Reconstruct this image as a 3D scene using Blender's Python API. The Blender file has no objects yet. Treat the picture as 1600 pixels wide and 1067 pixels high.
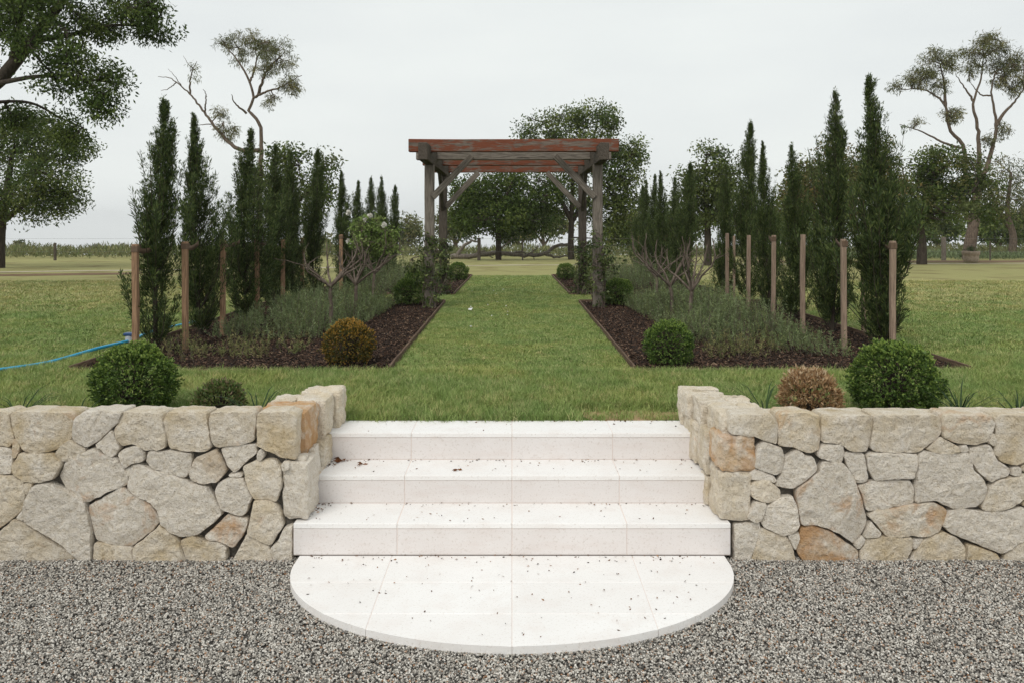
import bpy, bmesh, math, random
import numpy as np
from mathutils import Vector, Matrix, noise
from mathutils.geometry import delaunay_2d_cdt

R = math.radians
scene = bpy.context.scene
# ------------------------------------------------------------------ camera, sky, sun, exposure
EYE, F, HOR = 1.75, 1244.0, 345.0            # eye height (m), focal length (px of a 1600 px frame), eye-level row
cam_d = bpy.data.cameras.new('camera'); cam = bpy.data.objects.new('camera', cam_d)
scene.collection.objects.link(cam); scene.camera = cam
cam.location = (0, 0, EYE); cam.rotation_euler = (R(90), 0, 0)
cam_d.sensor_width = 36; cam_d.lens = F / 1600 * 36
cam_d.shift_y = -(533.5 - HOR) / 1600
cam_d.clip_start = .05; cam_d.clip_end = 5000

world = bpy.data.worlds.new('World'); scene.world = world; world.use_nodes = True
wn, wl = world.node_tree.nodes, world.node_tree.links
bg = wn['Background']; bg.inputs['Strength'].default_value = .1
sky = wn.new('ShaderNodeTexSky'); sky.sky_type = 'NISHITA'; sky.sun_disc = False
SUN_EL, SUN_AZ = 48, 205                      # degrees; azimuth clockwise from +Y
sky.sun_elevation = R(SUN_EL); sky.sun_rotation = R(SUN_AZ); sky.dust_density = 4
wt = wn.new('ShaderNodeTexCoord'); wz = wn.new('ShaderNodeTexNoise')
wm = wn.new('ShaderNodeMapping'); wm.inputs['Scale'].default_value = (1, 1, 3.5)
wz.inputs['Scale'].default_value = 2.2; wz.inputs['Detail'].default_value = 5; wz.inputs['Roughness'].default_value = .5
wr = wn.new('ShaderNodeValToRGB')
wr.color_ramp.elements[0].position = .3; wr.color_ramp.elements[0].color = (8.15, 8.5, 8.5, 1)
wr.color_ramp.elements[1].position = .7; wr.color_ramp.elements[1].color = (9.2, 9.55, 9.3, 1)
wx = wn.new('ShaderNodeMix'); wx.data_type = 'RGBA'; wx.inputs[0].default_value = .94
wl.new(wt.outputs['Generated'], wm.inputs[0]); wl.new(wm.outputs[0], wz.inputs['Vector'])
wl.new(wz.outputs['Fac'], wr.inputs[0]); wl.new(sky.outputs[0], wx.inputs[6]); wl.new(wr.outputs[0], wx.inputs[7])
wl.new(wx.outputs[2], bg.inputs['Color'])

sun_d = bpy.data.lights.new('sun', 'SUN'); sun_d.energy = 1.5; sun_d.angle = R(28); sun_d.color = (1, .97, .92)
sun = bpy.data.objects.new('sun', sun_d); scene.collection.objects.link(sun)
sun.rotation_euler = (R(90 - SUN_EL), 0, R(180 - SUN_AZ))
sun.location = (0, 0, 20)
vs = scene.view_settings
vs.view_transform = 'Standard'; vs.look = 'None'; vs.exposure = 0; vs.gamma = 1; vs.use_curve_mapping = False
try:
    scene.cycles.use_denoising = True; scene.cycles.max_bounces = 6; scene.cycles.transparent_max_bounces = 4
except Exception: pass

# ------------------------------------------------------------------ helpers
C = scene.collection
rng = np.random.default_rng(7)
random.seed(7)

def W(px, py, D):                             # a point D metres ahead that stands at that place of the photograph
    return np.array([(px - 800) * D / F, D, EYE - (py - HOR) * D / F])

def ground(y):
    if y < 12.5: return .48
    if y < 32: return .48 - (y - 12.5) * .017
    if y < 45: return .1485 - (y - 32) * .03
    return -.2415 - (y - 45) * .043

def GX(px, D): return (px - 800) * D / F

def tag(o, label=None, cat=None, group=None, kind=None):
    if label: o['label'] = label
    if cat: o['category'] = cat
    if group: o['group'] = group
    if kind: o['kind'] = kind
    return o

def thing(name, loc, label, cat, group=None):
    o = bpy.data.objects.new(name, None); C.objects.link(o); o.location = loc
    o.empty_display_size = .1
    return tag(o, label, cat, group)

def attach(o, root):                          # keeps the child's own placement
    if root is None: return o
    o.parent = root
    m = Matrix.Translation(root.location)
    if root.parent: m = Matrix.Translation(root.parent.location) @ Matrix.Identity(4) if root.type == 'EMPTY' else m
    o.matrix_parent_inverse = root_matrix(root).inverted()
    return o

def root_matrix(o):
    m = Matrix.LocRotScale(o.location, o.rotation_euler, o.scale)
    if o.parent: return root_matrix(o.parent) @ o.matrix_parent_inverse @ m
    return m

def link(name, me, mat=None, parent=None, loc=None):
    o = bpy.data.objects.new(name, me); C.objects.link(o)
    if mat is not None and not me.materials: me.materials.append(mat)
    if loc is not None: o.location = loc
    if parent: attach(o, parent)
    return o

def np_mesh(name, V, Fq, tint=None, smooth=False):
    """V (n,3), Fq (m,k) faces of k corners"""
    me = bpy.data.meshes.new(name)
    V = np.asarray(V, np.float32); Fq = np.asarray(Fq, np.int32)
    n, (m, k) = len(V), Fq.shape
    me.vertices.add(n); me.vertices.foreach_set('co', V.ravel())
    me.loops.add(m * k); me.loops.foreach_set('vertex_index', Fq.ravel())
    me.polygons.add(m)
    me.polygons.foreach_set('loop_start', np.arange(0, m * k, k, dtype=np.int32))
    if smooth: me.polygons.foreach_set('use_smooth', np.ones(m, bool))
    me.update(calc_edges=True)
    if tint is not None:
        a = me.attributes.new('tint', 'FLOAT_COLOR', 'POINT')
        t = np.ones((n, 4), np.float32); t[:, :3] = tint
        a.data.foreach_set('color', t.ravel())
    return me

def unit(a):
    return a / (np.linalg.norm(a, axis=-1, keepdims=True) + 1e-9)

def leaves(name, P, A, L, Wd, col, fold=.2):
    """rhombic leaves: base points P, axes A, lengths L, widths Wd, colours col (n,3)"""
    n = len(P); A = unit(A)
    S = unit(np.cross(A, rng.normal(size=(n, 3)))); N = np.cross(S, A)
    L = np.broadcast_to(L, n)[:, None]; Wd = np.broadcast_to(Wd, n)[:, None]
    mid = P + A * L * .45
    V = np.stack([P, mid + S * Wd / 2 + N * Wd * fold, P + A * L, mid - S * Wd / 2 + N * Wd * fold], 1).reshape(-1, 3)
    Fq = np.arange(4 * n).reshape(n, 4)
    return np_mesh(name, V, Fq, np.repeat(col, 4, 0))

def pick(cols, n, jit=.18):
    cols = np.array(cols, float); c = cols[rng.integers(0, len(cols), n)]
    return np.clip(c * (1 + rng.normal(0, jit, (n, 1))), .003, .9)

def smooth_line(pts, step=.15, jit=0.):
    pts = np.array(pts, float)
    if len(pts) < 3:
        pts = np.vstack([pts[0], (pts[0] + pts[1]) / 2, pts[1]])
    P = np.vstack([2 * pts[0] - pts[1], pts, 2 * pts[-1] - pts[-2]])
    out = []
    for i in range(1, len(P) - 2):
        n = max(2, int(np.linalg.norm(P[i + 1] - P[i]) / step))
        for t in np.linspace(0, 1, n, endpoint=False):
            a, b, c, d = P[i - 1], P[i], P[i + 1], P[i + 2]
            out.append(.5 * ((2 * b) + (c - a) * t + (2 * a - 5 * b + 4 * c - d) * t * t + (3 * b - a - 3 * c + d) * t ** 3))
    out.append(pts[-1]); out = np.array(out)
    if jit: out[1:] += rng.normal(0, jit, (len(out) - 1, 3))
    return out

def tubes(name, lines, sides=6):
    """lines: [(pts (n,3), r0, r1)] joined into one mesh"""
    Vs, Fs, off = [], [], 0
    ang = np.linspace(0, 2 * np.pi, sides, endpoint=False)
    for pts, r0, r1 in lines:
        pts = np.asarray(pts, float); n = len(pts)
        T = unit(np.gradient(pts, axis=0))
        ref = np.array([.13, .97, .2]) if abs(T[:, 1]).mean() < .8 else np.array([1., 0, 0])
        U = unit(np.cross(T, ref)); B = np.cross(T, U)
        r = np.linspace(r0, r1, n)[:, None, None]
        ring = pts[:, None, :] + r * (np.cos(ang)[None, :, None] * U[:, None, :] + np.sin(ang)[None, :, None] * B[:, None, :])
        Vs.append(ring.reshape(-1, 3))
        i = np.arange(n - 1)[:, None] * sides; j = np.arange(sides)[None, :]; k = (j + 1) % sides
        Fs.append((np.stack([i + j, i + k, i + sides + k, i + sides + j], -1).reshape(-1, 4)) + off)
        off += n * sides
    return np_mesh(name, np.vstack(Vs), np.vstack(Fs), smooth=True)

def bm_mesh(name, bm, smooth=False):
    me = bpy.data.meshes.new(name); bm.normal_update(); bm.to_mesh(me); bm.free()
    if smooth: me.polygons.foreach_set('use_smooth', np.ones(len(me.polygons), bool))
    return me

def box_mesh(name, sx, sy, sz, bev=.004, cuts=0, wob=0., seed=0):
    """box centred on the origin"""
    bm = bmesh.new(); bmesh.ops.create_cube(bm, size=1)
    for v in bm.verts: v.co = Vector((v.co.x * sx, v.co.y * sy, v.co.z * sz))
    if bev: bmesh.ops.bevel(bm, geom=bm.edges[:], offset=bev, segments=1, affect='EDGES')
    if cuts:
        long = [e for e in bm.edges if abs((e.verts[0].co - e.verts[1].co).x) > sx * .8]
        bmesh.ops.subdivide_edges(bm, edges=long, cuts=cuts, use_grid_fill=True)
        for v in bm.verts:
            q = v.co * 2.3 + Vector((seed * 7.3, 0, 0))
            v.co += Vector((0, noise.noise(q) * wob, noise.noise(q + Vector((9, 3, 1))) * wob))
    return bm_mesh(name, bm)

def bar(name, p0, p1, w, h, mat, parent, bev=.006, cuts=8, wob=.008, seed=0):
    """squared timber from p0 to p1; local x runs along it, w sideways, h upwards"""
    p0, p1 = Vector(p0), Vector(p1); d = p1 - p0
    me = box_mesh(name, d.length, w, h, bev, cuts, wob, seed)
    x = d.normalized(); up = Vector((0, 0, 1)) if abs(x.z) < .95 else Vector((0, 1, 0))
    y = up.cross(x).normalized(); z = x.cross(y)
    o = link(name, me, mat)
    m = Matrix((x, y, z)).transposed().to_4x4(); m.translation = (p0 + p1) / 2
    o.matrix_world = m
    o.location, o.rotation_euler = m.to_translation(), m.to_euler()
    if parent: attach(o, parent)
    return o

# ------------------------------------------------------------------ materials
class M:
    def __init__(s, name, rough=.8, spec=.3):
        s.m = bpy.data.materials.new(name); s.m.use_nodes = True
        s.n, s.l = s.m.node_tree.nodes, s.m.node_tree.links
        s.b = s.n['Principled BSDF']; s.b.inputs['Roughness'].default_value = rough
        s.b.inputs['Specular IOR Level'].default_value = spec
        s._pos = None
    def pos(s, kind='Object', scale=None):
        t = s.n.new('ShaderNodeTexCoord'); out = t.outputs[kind] if kind != 'World' else None
        if kind == 'World': out = s.n.new('ShaderNodeNewGeometry').outputs['Position']
        if scale:
            mp = s.n.new('ShaderNodeMapping'); mp.inputs['Scale'].default_value = scale
            s.l.new(out, mp.inputs[0]); out = mp.outputs[0]
        return out
    def noise(s, vec, scale, detail=4, rough=.55, dist=0):
        t = s.n.new('ShaderNodeTexNoise'); t.inputs['Scale'].default_value = scale
        t.inputs['Detail'].default_value = detail; t.inputs['Roughness'].default_value = rough
        t.inputs['Distortion'].default_value = dist
        s.l.new(vec, t.inputs['Vector']); return t.outputs['Fac']
    def ramp(s, fac, *stops):
        r = s.n.new('ShaderNodeValToRGB'); e = r.color_ramp.elements
        while len(e) < len(stops): e.new(.5)
        for k, (p, c) in enumerate(stops):
            e[k].position = p; e[k].color = (*c, 1) if isinstance(c, (tuple, list)) else (c, c, c, 1)
        s.l.new(fac, r.inputs[0]); return r.outputs[0]
    def mix(s, fac, a, b, mode='MIX'):
        x = s.n.new('ShaderNodeMix'); x.data_type = 'RGBA'; x.blend_type = mode
        for v, i in ((fac, 0), (a, 6), (b, 7)):
            if isinstance(v, (int, float)): x.inputs[i].default_value = v if i == 0 else (v, v, v, 1)
            elif isinstance(v, (tuple, list)): x.inputs[i].default_value = (*v, 1)
            else: s.l.new(v, x.inputs[i])
        return x.outputs[2]
    def math(s, op, a, b=0.):
        x = s.n.new('ShaderNodeMath'); x.operation = op
        for v, i in ((a, 0), (b, 1)):
            if isinstance(v, (int, float)): x.inputs[i].default_value = v
            else: s.l.new(v, x.inputs[i])
        return x.outputs[0]
    def attr(s, name, kind='GEOMETRY', out='Color'):
        a = s.n.new('ShaderNodeAttribute'); a.attribute_type = kind; a.attribute_name = name
        return a.outputs[out]
    def objinfo(s, out): return s.n.new('ShaderNodeObjectInfo').outputs[out]
    def color(s, c):
        if isinstance(c, tuple): s.b.inputs['Base Color'].default_value = (*c, 1)
        else: s.l.new(c, s.b.inputs['Base Color'])
        return s
    def bump(s, fac, strength=.5, dist=.01):
        b = s.n.new('ShaderNodeBump'); b.inputs['Strength'].default_value = strength
        b.inputs['Distance'].default_value = dist
        s.l.new(fac, b.inputs['Height']); s.l.new(b.outputs[0], s.b.inputs['Normal']); return s

def leaf_mat(name, rough=.5, trans=.25, spec=.35):
    k = M(name, rough, spec); c = k.attr('tint'); k.color(c)
    t = k.n.new('ShaderNodeBsdfTranslucent'); k.l.new(c, t.inputs['Color'])
    x = k.n.new('ShaderNodeMixShader'); x.inputs[0].default_value = trans
    k.l.new(k.b.outputs[0], x.inputs[1]); k.l.new(t.outputs[0], x.inputs[2])
    k.l.new(x.outputs[0], k.n['Material Output'].inputs['Surface'])
    return k.m
MLEAF = leaf_mat('leaf', .65, .28, .14); MMATTE = leaf_mat('matte_leaf', .75, .2, .15); MNEEDLE = leaf_mat('needle', .6, .15, .25)
MBOX = leaf_mat('box_leaf', .5, .25, .28)

def bark(name, a, b):
    k = M(name, .9, .1); v = k.pos('Object', (6, 6, 1.6)); f = k.noise(v, 4, 6, .65)
    k.color(k.ramp(f, (.3, a), (.7, b))); k.bump(f, .8, .03); return k.m
BARK = bark('bark', (.03, .024, .019), (.09, .073, .058))
BARK_GUM = bark('gum_bark', (.06, .045, .034), (.2, .155, .12))
BARK_DEAD = bark('dead_wood', (.1, .085, .07), (.3, .26, .22))
BARK_ROSE = bark('rose_bark', (.06, .044, .034), (.23, .185, .15))

def mk_stone():
    k = M('field_stone', .92, .15); v = k.pos('World')
    c = k.objinfo('Color'); a = k.objinfo('Alpha'); rn = k.objinfo('Random')
    big = k.noise(v, 7, 5, .6); mid = k.noise(v, 38, 5, .7); fine = k.noise(v, 120, 5, .8)
    base = k.mix(k.ramp(big, (.35, 0.), (.68, 1.)), c, (.86, .80, .715))
    base = k.mix(k.ramp(mid, (.3, .8), (.6, 0.)), base, k.mix(1., base, (.80, .75, .65), 'MULTIPLY'))
    base = k.mix(k.ramp(fine, (.36, .9), (.47, 0.)), base, k.mix(1., base, (.52, .45, .37), 'MULTIPLY'))
    st = k.noise(v, 5.5, 5, .62, .6)
    thr = k.math('SUBTRACT', st, k.math('SUBTRACT', .73, k.math('MULTIPLY', a, .40)))
    sm = k.ramp(k.math('MULTIPLY', thr, 6), (0., 0.), (1., 1.))
    stain = k.mix(k.noise(v, 22, 4), (.46, .19, .06), (.66, .42, .2))
    k.color(k.mix(k.math('MULTIPLY', sm, .8), base, stain))
    h = k.math('ADD', k.math('MULTIPLY', mid, 1.), k.math('MULTIPLY', fine, .55))
    k.bump(k.math('ADD', h, k.math('MULTIPLY', big, .8)), .9, .02); return k.m
STONE = mk_stone()

def mk_mortar():
    k = M('mortar', .95, .1); v = k.pos('World'); f = k.noise(v, 60, 5, .7)
    k.color(k.ramp(f, (.3, (.07, .062, .053)), (.7, (.17, .155, .135)))); k.bump(f, .6, .01); return k.m
MORTAR = mk_mortar()

def mk_lime(name='limestone_slab', t=(1, 1, 1)):
    k = M(name, .62, .3); v = k.pos('World'); rn = k.objinfo('Random')
    big = k.noise(v, 2.2, 5, .6, .3); fine = k.noise(v, 90, 4, .65); stn = k.noise(k.pos('World', (1.4, 1.4, 5)), 4.2, 5, .62)
    c = k.mix(k.ramp(big, (.35, 0.), (.65, 1.)), (.84, .825, .81), (.80, .78, .762))
    c = k.mix(k.ramp(stn, (.49, 0.), (.70, .45)), c, (.72, .655, .615))
    c = k.mix(k.math('MULTIPLY', rn, .25), c, (.75, .715, .69))
    c = k.mix(k.ramp(fine, (.32, .6), (.44, 0.)), c, (.58, .53, .48))
    k.color(k.mix(1., c, t, 'MULTIPLY')); k.bump(fine, .12, .003); return k.m
LIME = mk_lime(); LIME_PINK_SHADED = mk_lime('pink_shaded_limestone_slab', (.88, .85, .845))  # riser copy: pinkish dust stain, with the risers' shade also darkened into the colour
GROUT = M('grout', .95, .1).color((.74, .64, .585)).m

def mk_timber(name, a, b, paint=None, amt=.5):
    k = M(name, .85, .15); v = k.pos('Object', (1.2, 14, 14)); g = k.noise(v, 5, 6, .65, .4)
    c = k.ramp(g, (.28, a), (.72, b))
    crack = k.noise(k.pos('Object', (.7, 30, 30)), 4, 3, .6)
    c = k.mix(k.ramp(crack, (.3, .85), (.42, 0.)), c, (.02, .016, .013))
    if paint:
        p = k.noise(k.pos('Object', (1.0, 3, 5)), 3.2, 7, .68, .3)
        pc = k.mix(k.noise(k.pos('Object', (2, 6, 9)), 6, 4), paint, tuple(x * .6 for x in paint))
        c = k.mix(k.ramp(p, (amt - .04, 1.), (amt + .04, 0.)), c, pc)
    k.color(c); k.bump(g, .7, .012); return k.m
T_GREY = mk_timber('weathered_timber', (.075, .064, .053), (.30, .26, .215))
T_DARK = mk_timber('dark_weathered_timber', (.035, .028, .022), (.15, .125, .10))
T_RED = mk_timber('flaking_red_timber', (.07, .055, .045), (.26, .21, .17), (.22, .075, .042), .515)
T_STAKE = mk_timber('stake_timber', (.17, .10, .058), (.42, .265, .165))
T_STAKE2 = mk_timber('old_stake_timber', (.17, .12, .088), (.42, .31, .23))
T_EDGE = mk_timber('edging_timber', (.06, .036, .026), (.22, .15, .105))
STRAP = M('tie_strap', .8, .2).color((.14, .095, .065)).m

def mk_lawn():
    k = M('lawn_ground', .95, .1); v = k.pos('World')
    sep = k.n.new('ShaderNodeSeparateXYZ'); k.l.new(v, sep.inputs[0]); y = sep.outputs['Y']
    n1 = k.noise(v, .55, 5, .6); n2 = k.noise(v, 9, 5, .65); n3 = k.noise(v, 60, 4, .7)
    g = k.mix(n2, (.135, .19, .05), (.21, .265, .086))
    g = k.mix(k.ramp(n3, (.3, .6), (.55, 0.)), g, (.07, .095, .028))
    dry = k.mix(n2, (.27, .265, .105), (.39, .345, .165))
    dry = k.mix(k.ramp(k.noise(v, .9, 4), (.5, 0.), (.7, .7)), dry, (.16, .10, .055))
    far = k.n.new('ShaderNodeMapRange'); k.l.new(y, far.inputs[0])
    far.inputs[1].default_value = 8.5; far.inputs[2].default_value = 18
    m = k.math('ADD', far.outputs[0], k.math('MULTIPLY', k.math('SUBTRACT', n1, .5), 2.2))
    f = k.ramp(m, (.3, 0.), (.8, .85))
    k.color(k.mix(f, g, dry)); k.bump(k.math('ADD', n2, k.math('MULTIPLY', n3, .6)), .6, .03); return k.m
LAWN = mk_lawn()

def mk_ground(name, a, b, s):
    k = M(name, .95, .1); v = k.pos('World'); f = k.noise(v, s, 6, .7)
    k.color(k.ramp(f, (.3, a), (.7, b))); k.bump(f, .8, .01); return k.m
GRAVEL_BED = mk_ground('gravel_bed', (.04, .036, .032), (.17, .155, .14), 110)
MULCH_BED = mk_ground('mulch_bed', (.012, .009, .007), (.06, .036, .025), 45)
TRACK = mk_ground('dirt_track', (.42, .36, .27), (.58, .51, .41), 6)
DIRT = mk_ground('bare_dirt', (.12, .075, .045), (.22, .15, .09), 4)

def inst_mat(name, stops, rough=.85, spec=.25):
    k = M(name, rough, spec); r = k.attr('rnd', 'INSTANCER', 'Fac')
    k.color(k.ramp(r, *stops)); return k.m
PEBBLE = inst_mat('pebble', [(0, (.07, .068, .064)), (.2, (.165, .155, .14)), (.42, (.28, .255, .222)), (.6, (.41, .38, .335)), (.78, (.57, .54, .485)), (.92, (.72, .69, .64)), (.97, (.36, .20, .11)), (1, (.2, .11, .06))])
CHIP = inst_mat('bark_chip', [(0, (.012, .009, .007)), (.45, (.028, .017, .012)), (.75, (.06, .033, .021)), (.94, (.12, .07, .045)), (1, (.26, .18, .12))], .9)
def grass_mat(name, stops, yellow):
    k = M(name, .6, .25); r = k.attr('rnd', 'INSTANCER', 'Fac'); c = k.ramp(r, *stops); v = k.pos('World')
    c = k.mix(k.ramp(k.noise(v, 1.5, 4, .6), (.42, 0.), (.68, .75)), c, k.mix(1., c, yellow, 'MULTIPLY'))
    c = k.mix(k.ramp(k.noise(v, 3.3, 4, .6), (.36, .6), (.52, 0.)), c, k.mix(1., c, (.66, .78, .7), 'MULTIPLY'))
    k.color(c); return k.m
GRASS = grass_mat('grass_blade', [(0, (.15, .225, .054)), (.4, (.21, .30, .08)), (.8, (.295, .365, .125)), (1, (.5, .45, .22))], (1.25, 1.05, .95))
GRASS_DRY = grass_mat('dry_grass_blade', [(0, (.22, .25, .075)), (.4, (.32, .33, .12)), (.8, (.44, .41, .18)), (1, (.58, .5, .28))], (1.15, 1., .9))

# ------------------------------------------------------------------ scatter with geometry nodes (uncountable stuff)
def scatter(name, surf, srcs, density, smin, smax, rot, label, cat, seed=1, sink=0., mask=None):
    ng = bpy.data.node_groups.new(name, 'GeometryNodeTree')
    ng.interface.new_socket('Geometry', in_out='INPUT', socket_type='NodeSocketGeometry')
    ng.interface.new_socket('Geometry', in_out='OUTPUT', socket_type='NodeSocketGeometry')
    N, L = ng.nodes, ng.links
    gi, go = N.new('NodeGroupInput'), N.new('NodeGroupOutput')
    d = N.new('GeometryNodeDistributePointsOnFaces'); d.inputs['Density'].default_value = density
    d.inputs['Seed'].default_value = seed
    j = N.new('GeometryNodeJoinGeometry')
    for s in srcs:
        oi = N.new('GeometryNodeObjectInfo'); oi.inputs['Object'].default_value = s
        oi.inputs['As Instance'].default_value = True; L.new(oi.outputs['Geometry'], j.inputs[0])
    def rnd(kind, a, b, sd):
        r = N.new('FunctionNodeRandomValue'); r.data_type = kind
        i = {'FLOAT_VECTOR': 0, 'FLOAT': 2, 'INT': 4}[kind]
        r.inputs[i].default_value = a; r.inputs[i + 1].default_value = b
        r.inputs['Seed'].default_value = sd
        return r.outputs[{'FLOAT_VECTOR': 0, 'FLOAT': 1, 'INT': 2}[kind]]
    ip = N.new('GeometryNodeInstanceOnPoints'); ip.inputs['Pick Instance'].default_value = True
    L.new(gi.outputs[0], d.inputs['Mesh']); L.new(d.outputs['Points'], ip.inputs['Points'])
    L.new(j.outputs[0], ip.inputs['Instance']); L.new(rnd('INT', 0, len(srcs) - 1, 3), ip.inputs['Instance Index'])
    L.new(rnd('FLOAT_VECTOR', (-rot[0], -rot[1], 0), (rot[0], rot[1], 6.283), 4), ip.inputs['Rotation'])
    L.new(rnd('FLOAT_VECTOR', smin, smax, 5), ip.inputs['Scale'])
    st = N.new('GeometryNodeStoreNamedAttribute'); st.domain = 'INSTANCE'; st.data_type = 'FLOAT'
    st.inputs['Name'].default_value = 'rnd'
    L.new(ip.outputs[0], st.inputs['Geometry']); L.new(rnd('FLOAT', 0., 1., 6), st.inputs['Value'])
    L.new(st.outputs[0], go.inputs[0])
    o = link(name, surf); o.location.z = sink
    md = o.modifiers.new('scatter', 'NODES'); md.node_group = ng
    return tag(o, label, cat, kind='stuff')

def source(me, mat):
    me.materials.append(mat); return bpy.data.objects.new(me.name, me)      # never linked: only a template

def rects_mesh(name, rects, zf=lambda y: 0., step=1.):
    V, Fq = [], []
    for x0, x1, y0, y1 in rects:
        ny = max(1, int((y1 - y0) / step))
        for i in range(ny):
            a, b = y0 + (y1 - y0) * i / ny, y0 + (y1 - y0) * (i + 1) / ny
            k = len(V); V += [(x0, a, zf(a)), (x1, a, zf(a)), (x1, b, zf(b)), (x0, b, zf(b))]; Fq.append((k, k + 1, k + 2, k + 3))
    return np_mesh(name, V, Fq)

# ------------------------------------------------------------------ ground
D_STEP = [4.17, 4.465, 4.76, 5.055]; Z_STEP = [.168, .324, .4846]
BEDS = {'near_left': (-3.72, -1.035, 6.68, 12.3), 'near_right': (1.035, 3.86, 6.7, 12.3),
        'far_left': (-3.6, -1.0, 13.75, 20.0), 'far_right': (1.0, 3.7, 13.75, 20.0)}

def build_lawn():
    xs = [-700, -300, -120, -60, -30, -16, -9, -6, -4.4, -2.8, -1.3, 0, 1.3, 2.8, 4.4, 6, 9, 16, 30, 60, 120, 300, 700]
    ys = [4.43, 5.05, 6, 7, 8.5, 10, 11.3, 12.5, 14, 16, 18, 20, 23, 26, 29, 32, 36, 40, 45, 55, 75, 110, 180, 300, 600, 1150]
    V = [(x, y, ground(y) - .01) for y in ys for x in xs]; nx = len(xs); Fq = []
    for j in range(len(ys) - 1):
        for i in range(nx - 1):
            if j == 0 and abs((xs[i] + xs[i + 1]) / 2) < 1.3: continue
            Fq.append((j * nx + i, j * nx + i + 1, (j + 1) * nx + i + 1, (j + 1) * nx + i))
    k = len(V)                                 # earth face below the front edge, beyond the walls
    for i in range(nx): V.append((xs[i], 4.43, -.2))
    for i in range(nx - 1):
        if abs((xs[i] + xs[i + 1]) / 2) > 1.3: Fq.append((i, k + i, k + i + 1, i + 1))
    o = link('lawn_ground', np_mesh('lawn_ground', V, Fq), LAWN); o['kind'] = 'structure'; return o
build_lawn()
o = link('gravel_ground', rects_mesh('gravel_ground', [(-30, 30, -20, 4.6)], lambda y: -.045, 30), GRAVEL_BED); o['kind'] = 'structure'
# pale dirt track crossing behind the beds, and the bare strip under the trees
def strip(name, pts, w, mat, lift):
    V, Fq = [], []
    for (x, y) in pts:
        for s in (-1, 1):
            yy = y + s * w / 2 + rng.normal(0, .06)
            V.append((x, yy, ground(yy) + lift))
    for i in range(len(pts) - 1): Fq.append((2 * i, 2 * i + 2, 2 * i + 3, 2 * i + 1))
    o = link(name, np_mesh(name, V, Fq), mat); o['kind'] = 'structure'; return o
strip('dirt_track', [(x, 27.2 + (.34 * x if x < 0 else .09 * x)) for x in np.arange(-24, 31, 1.)], .45, TRACK, -.003)
strip('bare_ground', [(x, 30.2 + .04 * x) for x in np.arange(9, 31, 1.)], 2.2, DIRT, -.005)
strip('bare_ground', [(x, 24.6 + .3 * x) for x in np.arange(-24, -9, 1.)], 1.3, DIRT, -.005)

# ------------------------------------------------------------------ steps
def slab(name, x0, x1, y0, y1, z0, z1, mat, parent, bev=.0025):
    me = box_mesh(name, x1 - x0, y1 - y0, z1 - z0, bev)
    return link(name, me, mat, parent, ((x0 + x1) / 2, (y0 + y1) / 2, (z0 + z1) / 2))
steps = thing('garden_steps', (0, D_STEP[0], 0), 'three wide white limestone steps rising from a rounded landing between the stone walls', 'steps')
G = .0014
for i in range(3):
    hw = 1.146 if i == 0 else 1.2
    zb = 0 if i == 0 else Z_STEP[i - 1]
    xs = [-hw, -.602, 0, .602, hw]
    y0, y1 = D_STEP[i], D_STEP[i + 1]
    for a, b in zip(xs[:-1], xs[1:]):
        slab('tread', a + G, b - G, y0 - .003, y1 + (.012 if i < 2 else 0), Z_STEP[i] - .027, Z_STEP[i], LIME, steps)
        slab('riser', a + G, b - G, y0, y0 + .03, zb + .003, Z_STEP[i] - .0295, LIME_PINK_SHADED, steps, .002)
    link('bedding', box_mesh('bedding', 2 * hw - .004, 5.04 - y0 - .003, Z_STEP[i] - .0016 - zb, 0), GROUT, steps,
         (0, (y0 + .003 + 5.04) / 2, (zb + Z_STEP[i] - .0016) / 2 - .0005 * i))
# rounded landing
EA, EB, EC = 1.112, .785, 4.065
def clip(poly, ax, v, keep_less):
    out = []
    for k in range(len(poly)):
        a, b = poly[k - 1], poly[k]
        ia, ib = (a[ax] <= v) == keep_less, (b[ax] <= v) == keep_less
        if ia != ib:
            t = (v - a[ax]) / (b[ax] - a[ax]); out.append((a[0] + (b[0] - a[0]) * t, a[1] + (b[1] - a[1]) * t))
        if ib: out.append(b)
    return out
def prism(name, poly, z0, z1, mat, parent, bev=.003):
    bm = bmesh.new()
    bot = [bm.verts.new((x, y, z0)) for x, y in poly]; top = [bm.verts.new((x, y, z1)) for x, y in poly]
    bm.faces.new(bot[::-1]); ft = bm.faces.new(top)
    for k in range(len(poly)): bm.faces.new((bot[k - 1], bot[k], top[k], top[k - 1]))
    if bev: bmesh.ops.bevel(bm, geom=list(ft.edges), offset=bev, segments=1, affect='EDGES')
    return link(name, bm_mesh(name, bm), mat, parent)
def ell(s=1.):
    p = [(EA * s * math.cos(t), EC + EB * s * math.sin(t)) for t in np.linspace(math.pi, 2 * math.pi, 73)]
    return p + [(EA * s, 4.168), (-EA * s, 4.168)]
xs = [-2, -.628, 0, .628, 2]; ys = [3, 3.55, 3.862, 4.3]
for a, b in zip(xs[:-1], xs[1:]):
    for c, d in zip(ys[:-1], ys[1:]):
        p = ell()
        for ax, v, k in ((0, a + .0011, False), (0, b - .0011, True), (1, c + .0009, False), (1, d - .0009, True)):
            p = clip(p, ax, v, k)
            if len(p) < 3: break
        q = []
        for v in p:
            if not q or math.hypot(v[0] - q[-1][0], v[1] - q[-1][1]) > .002: q.append(v)
        if len(q) > 2: prism('paving_slab', q, -.042, 0, LIME, steps, .0025)
prism('bedding', ell(.994), -.12, -.0025, GROUT, steps, 0)

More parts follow.
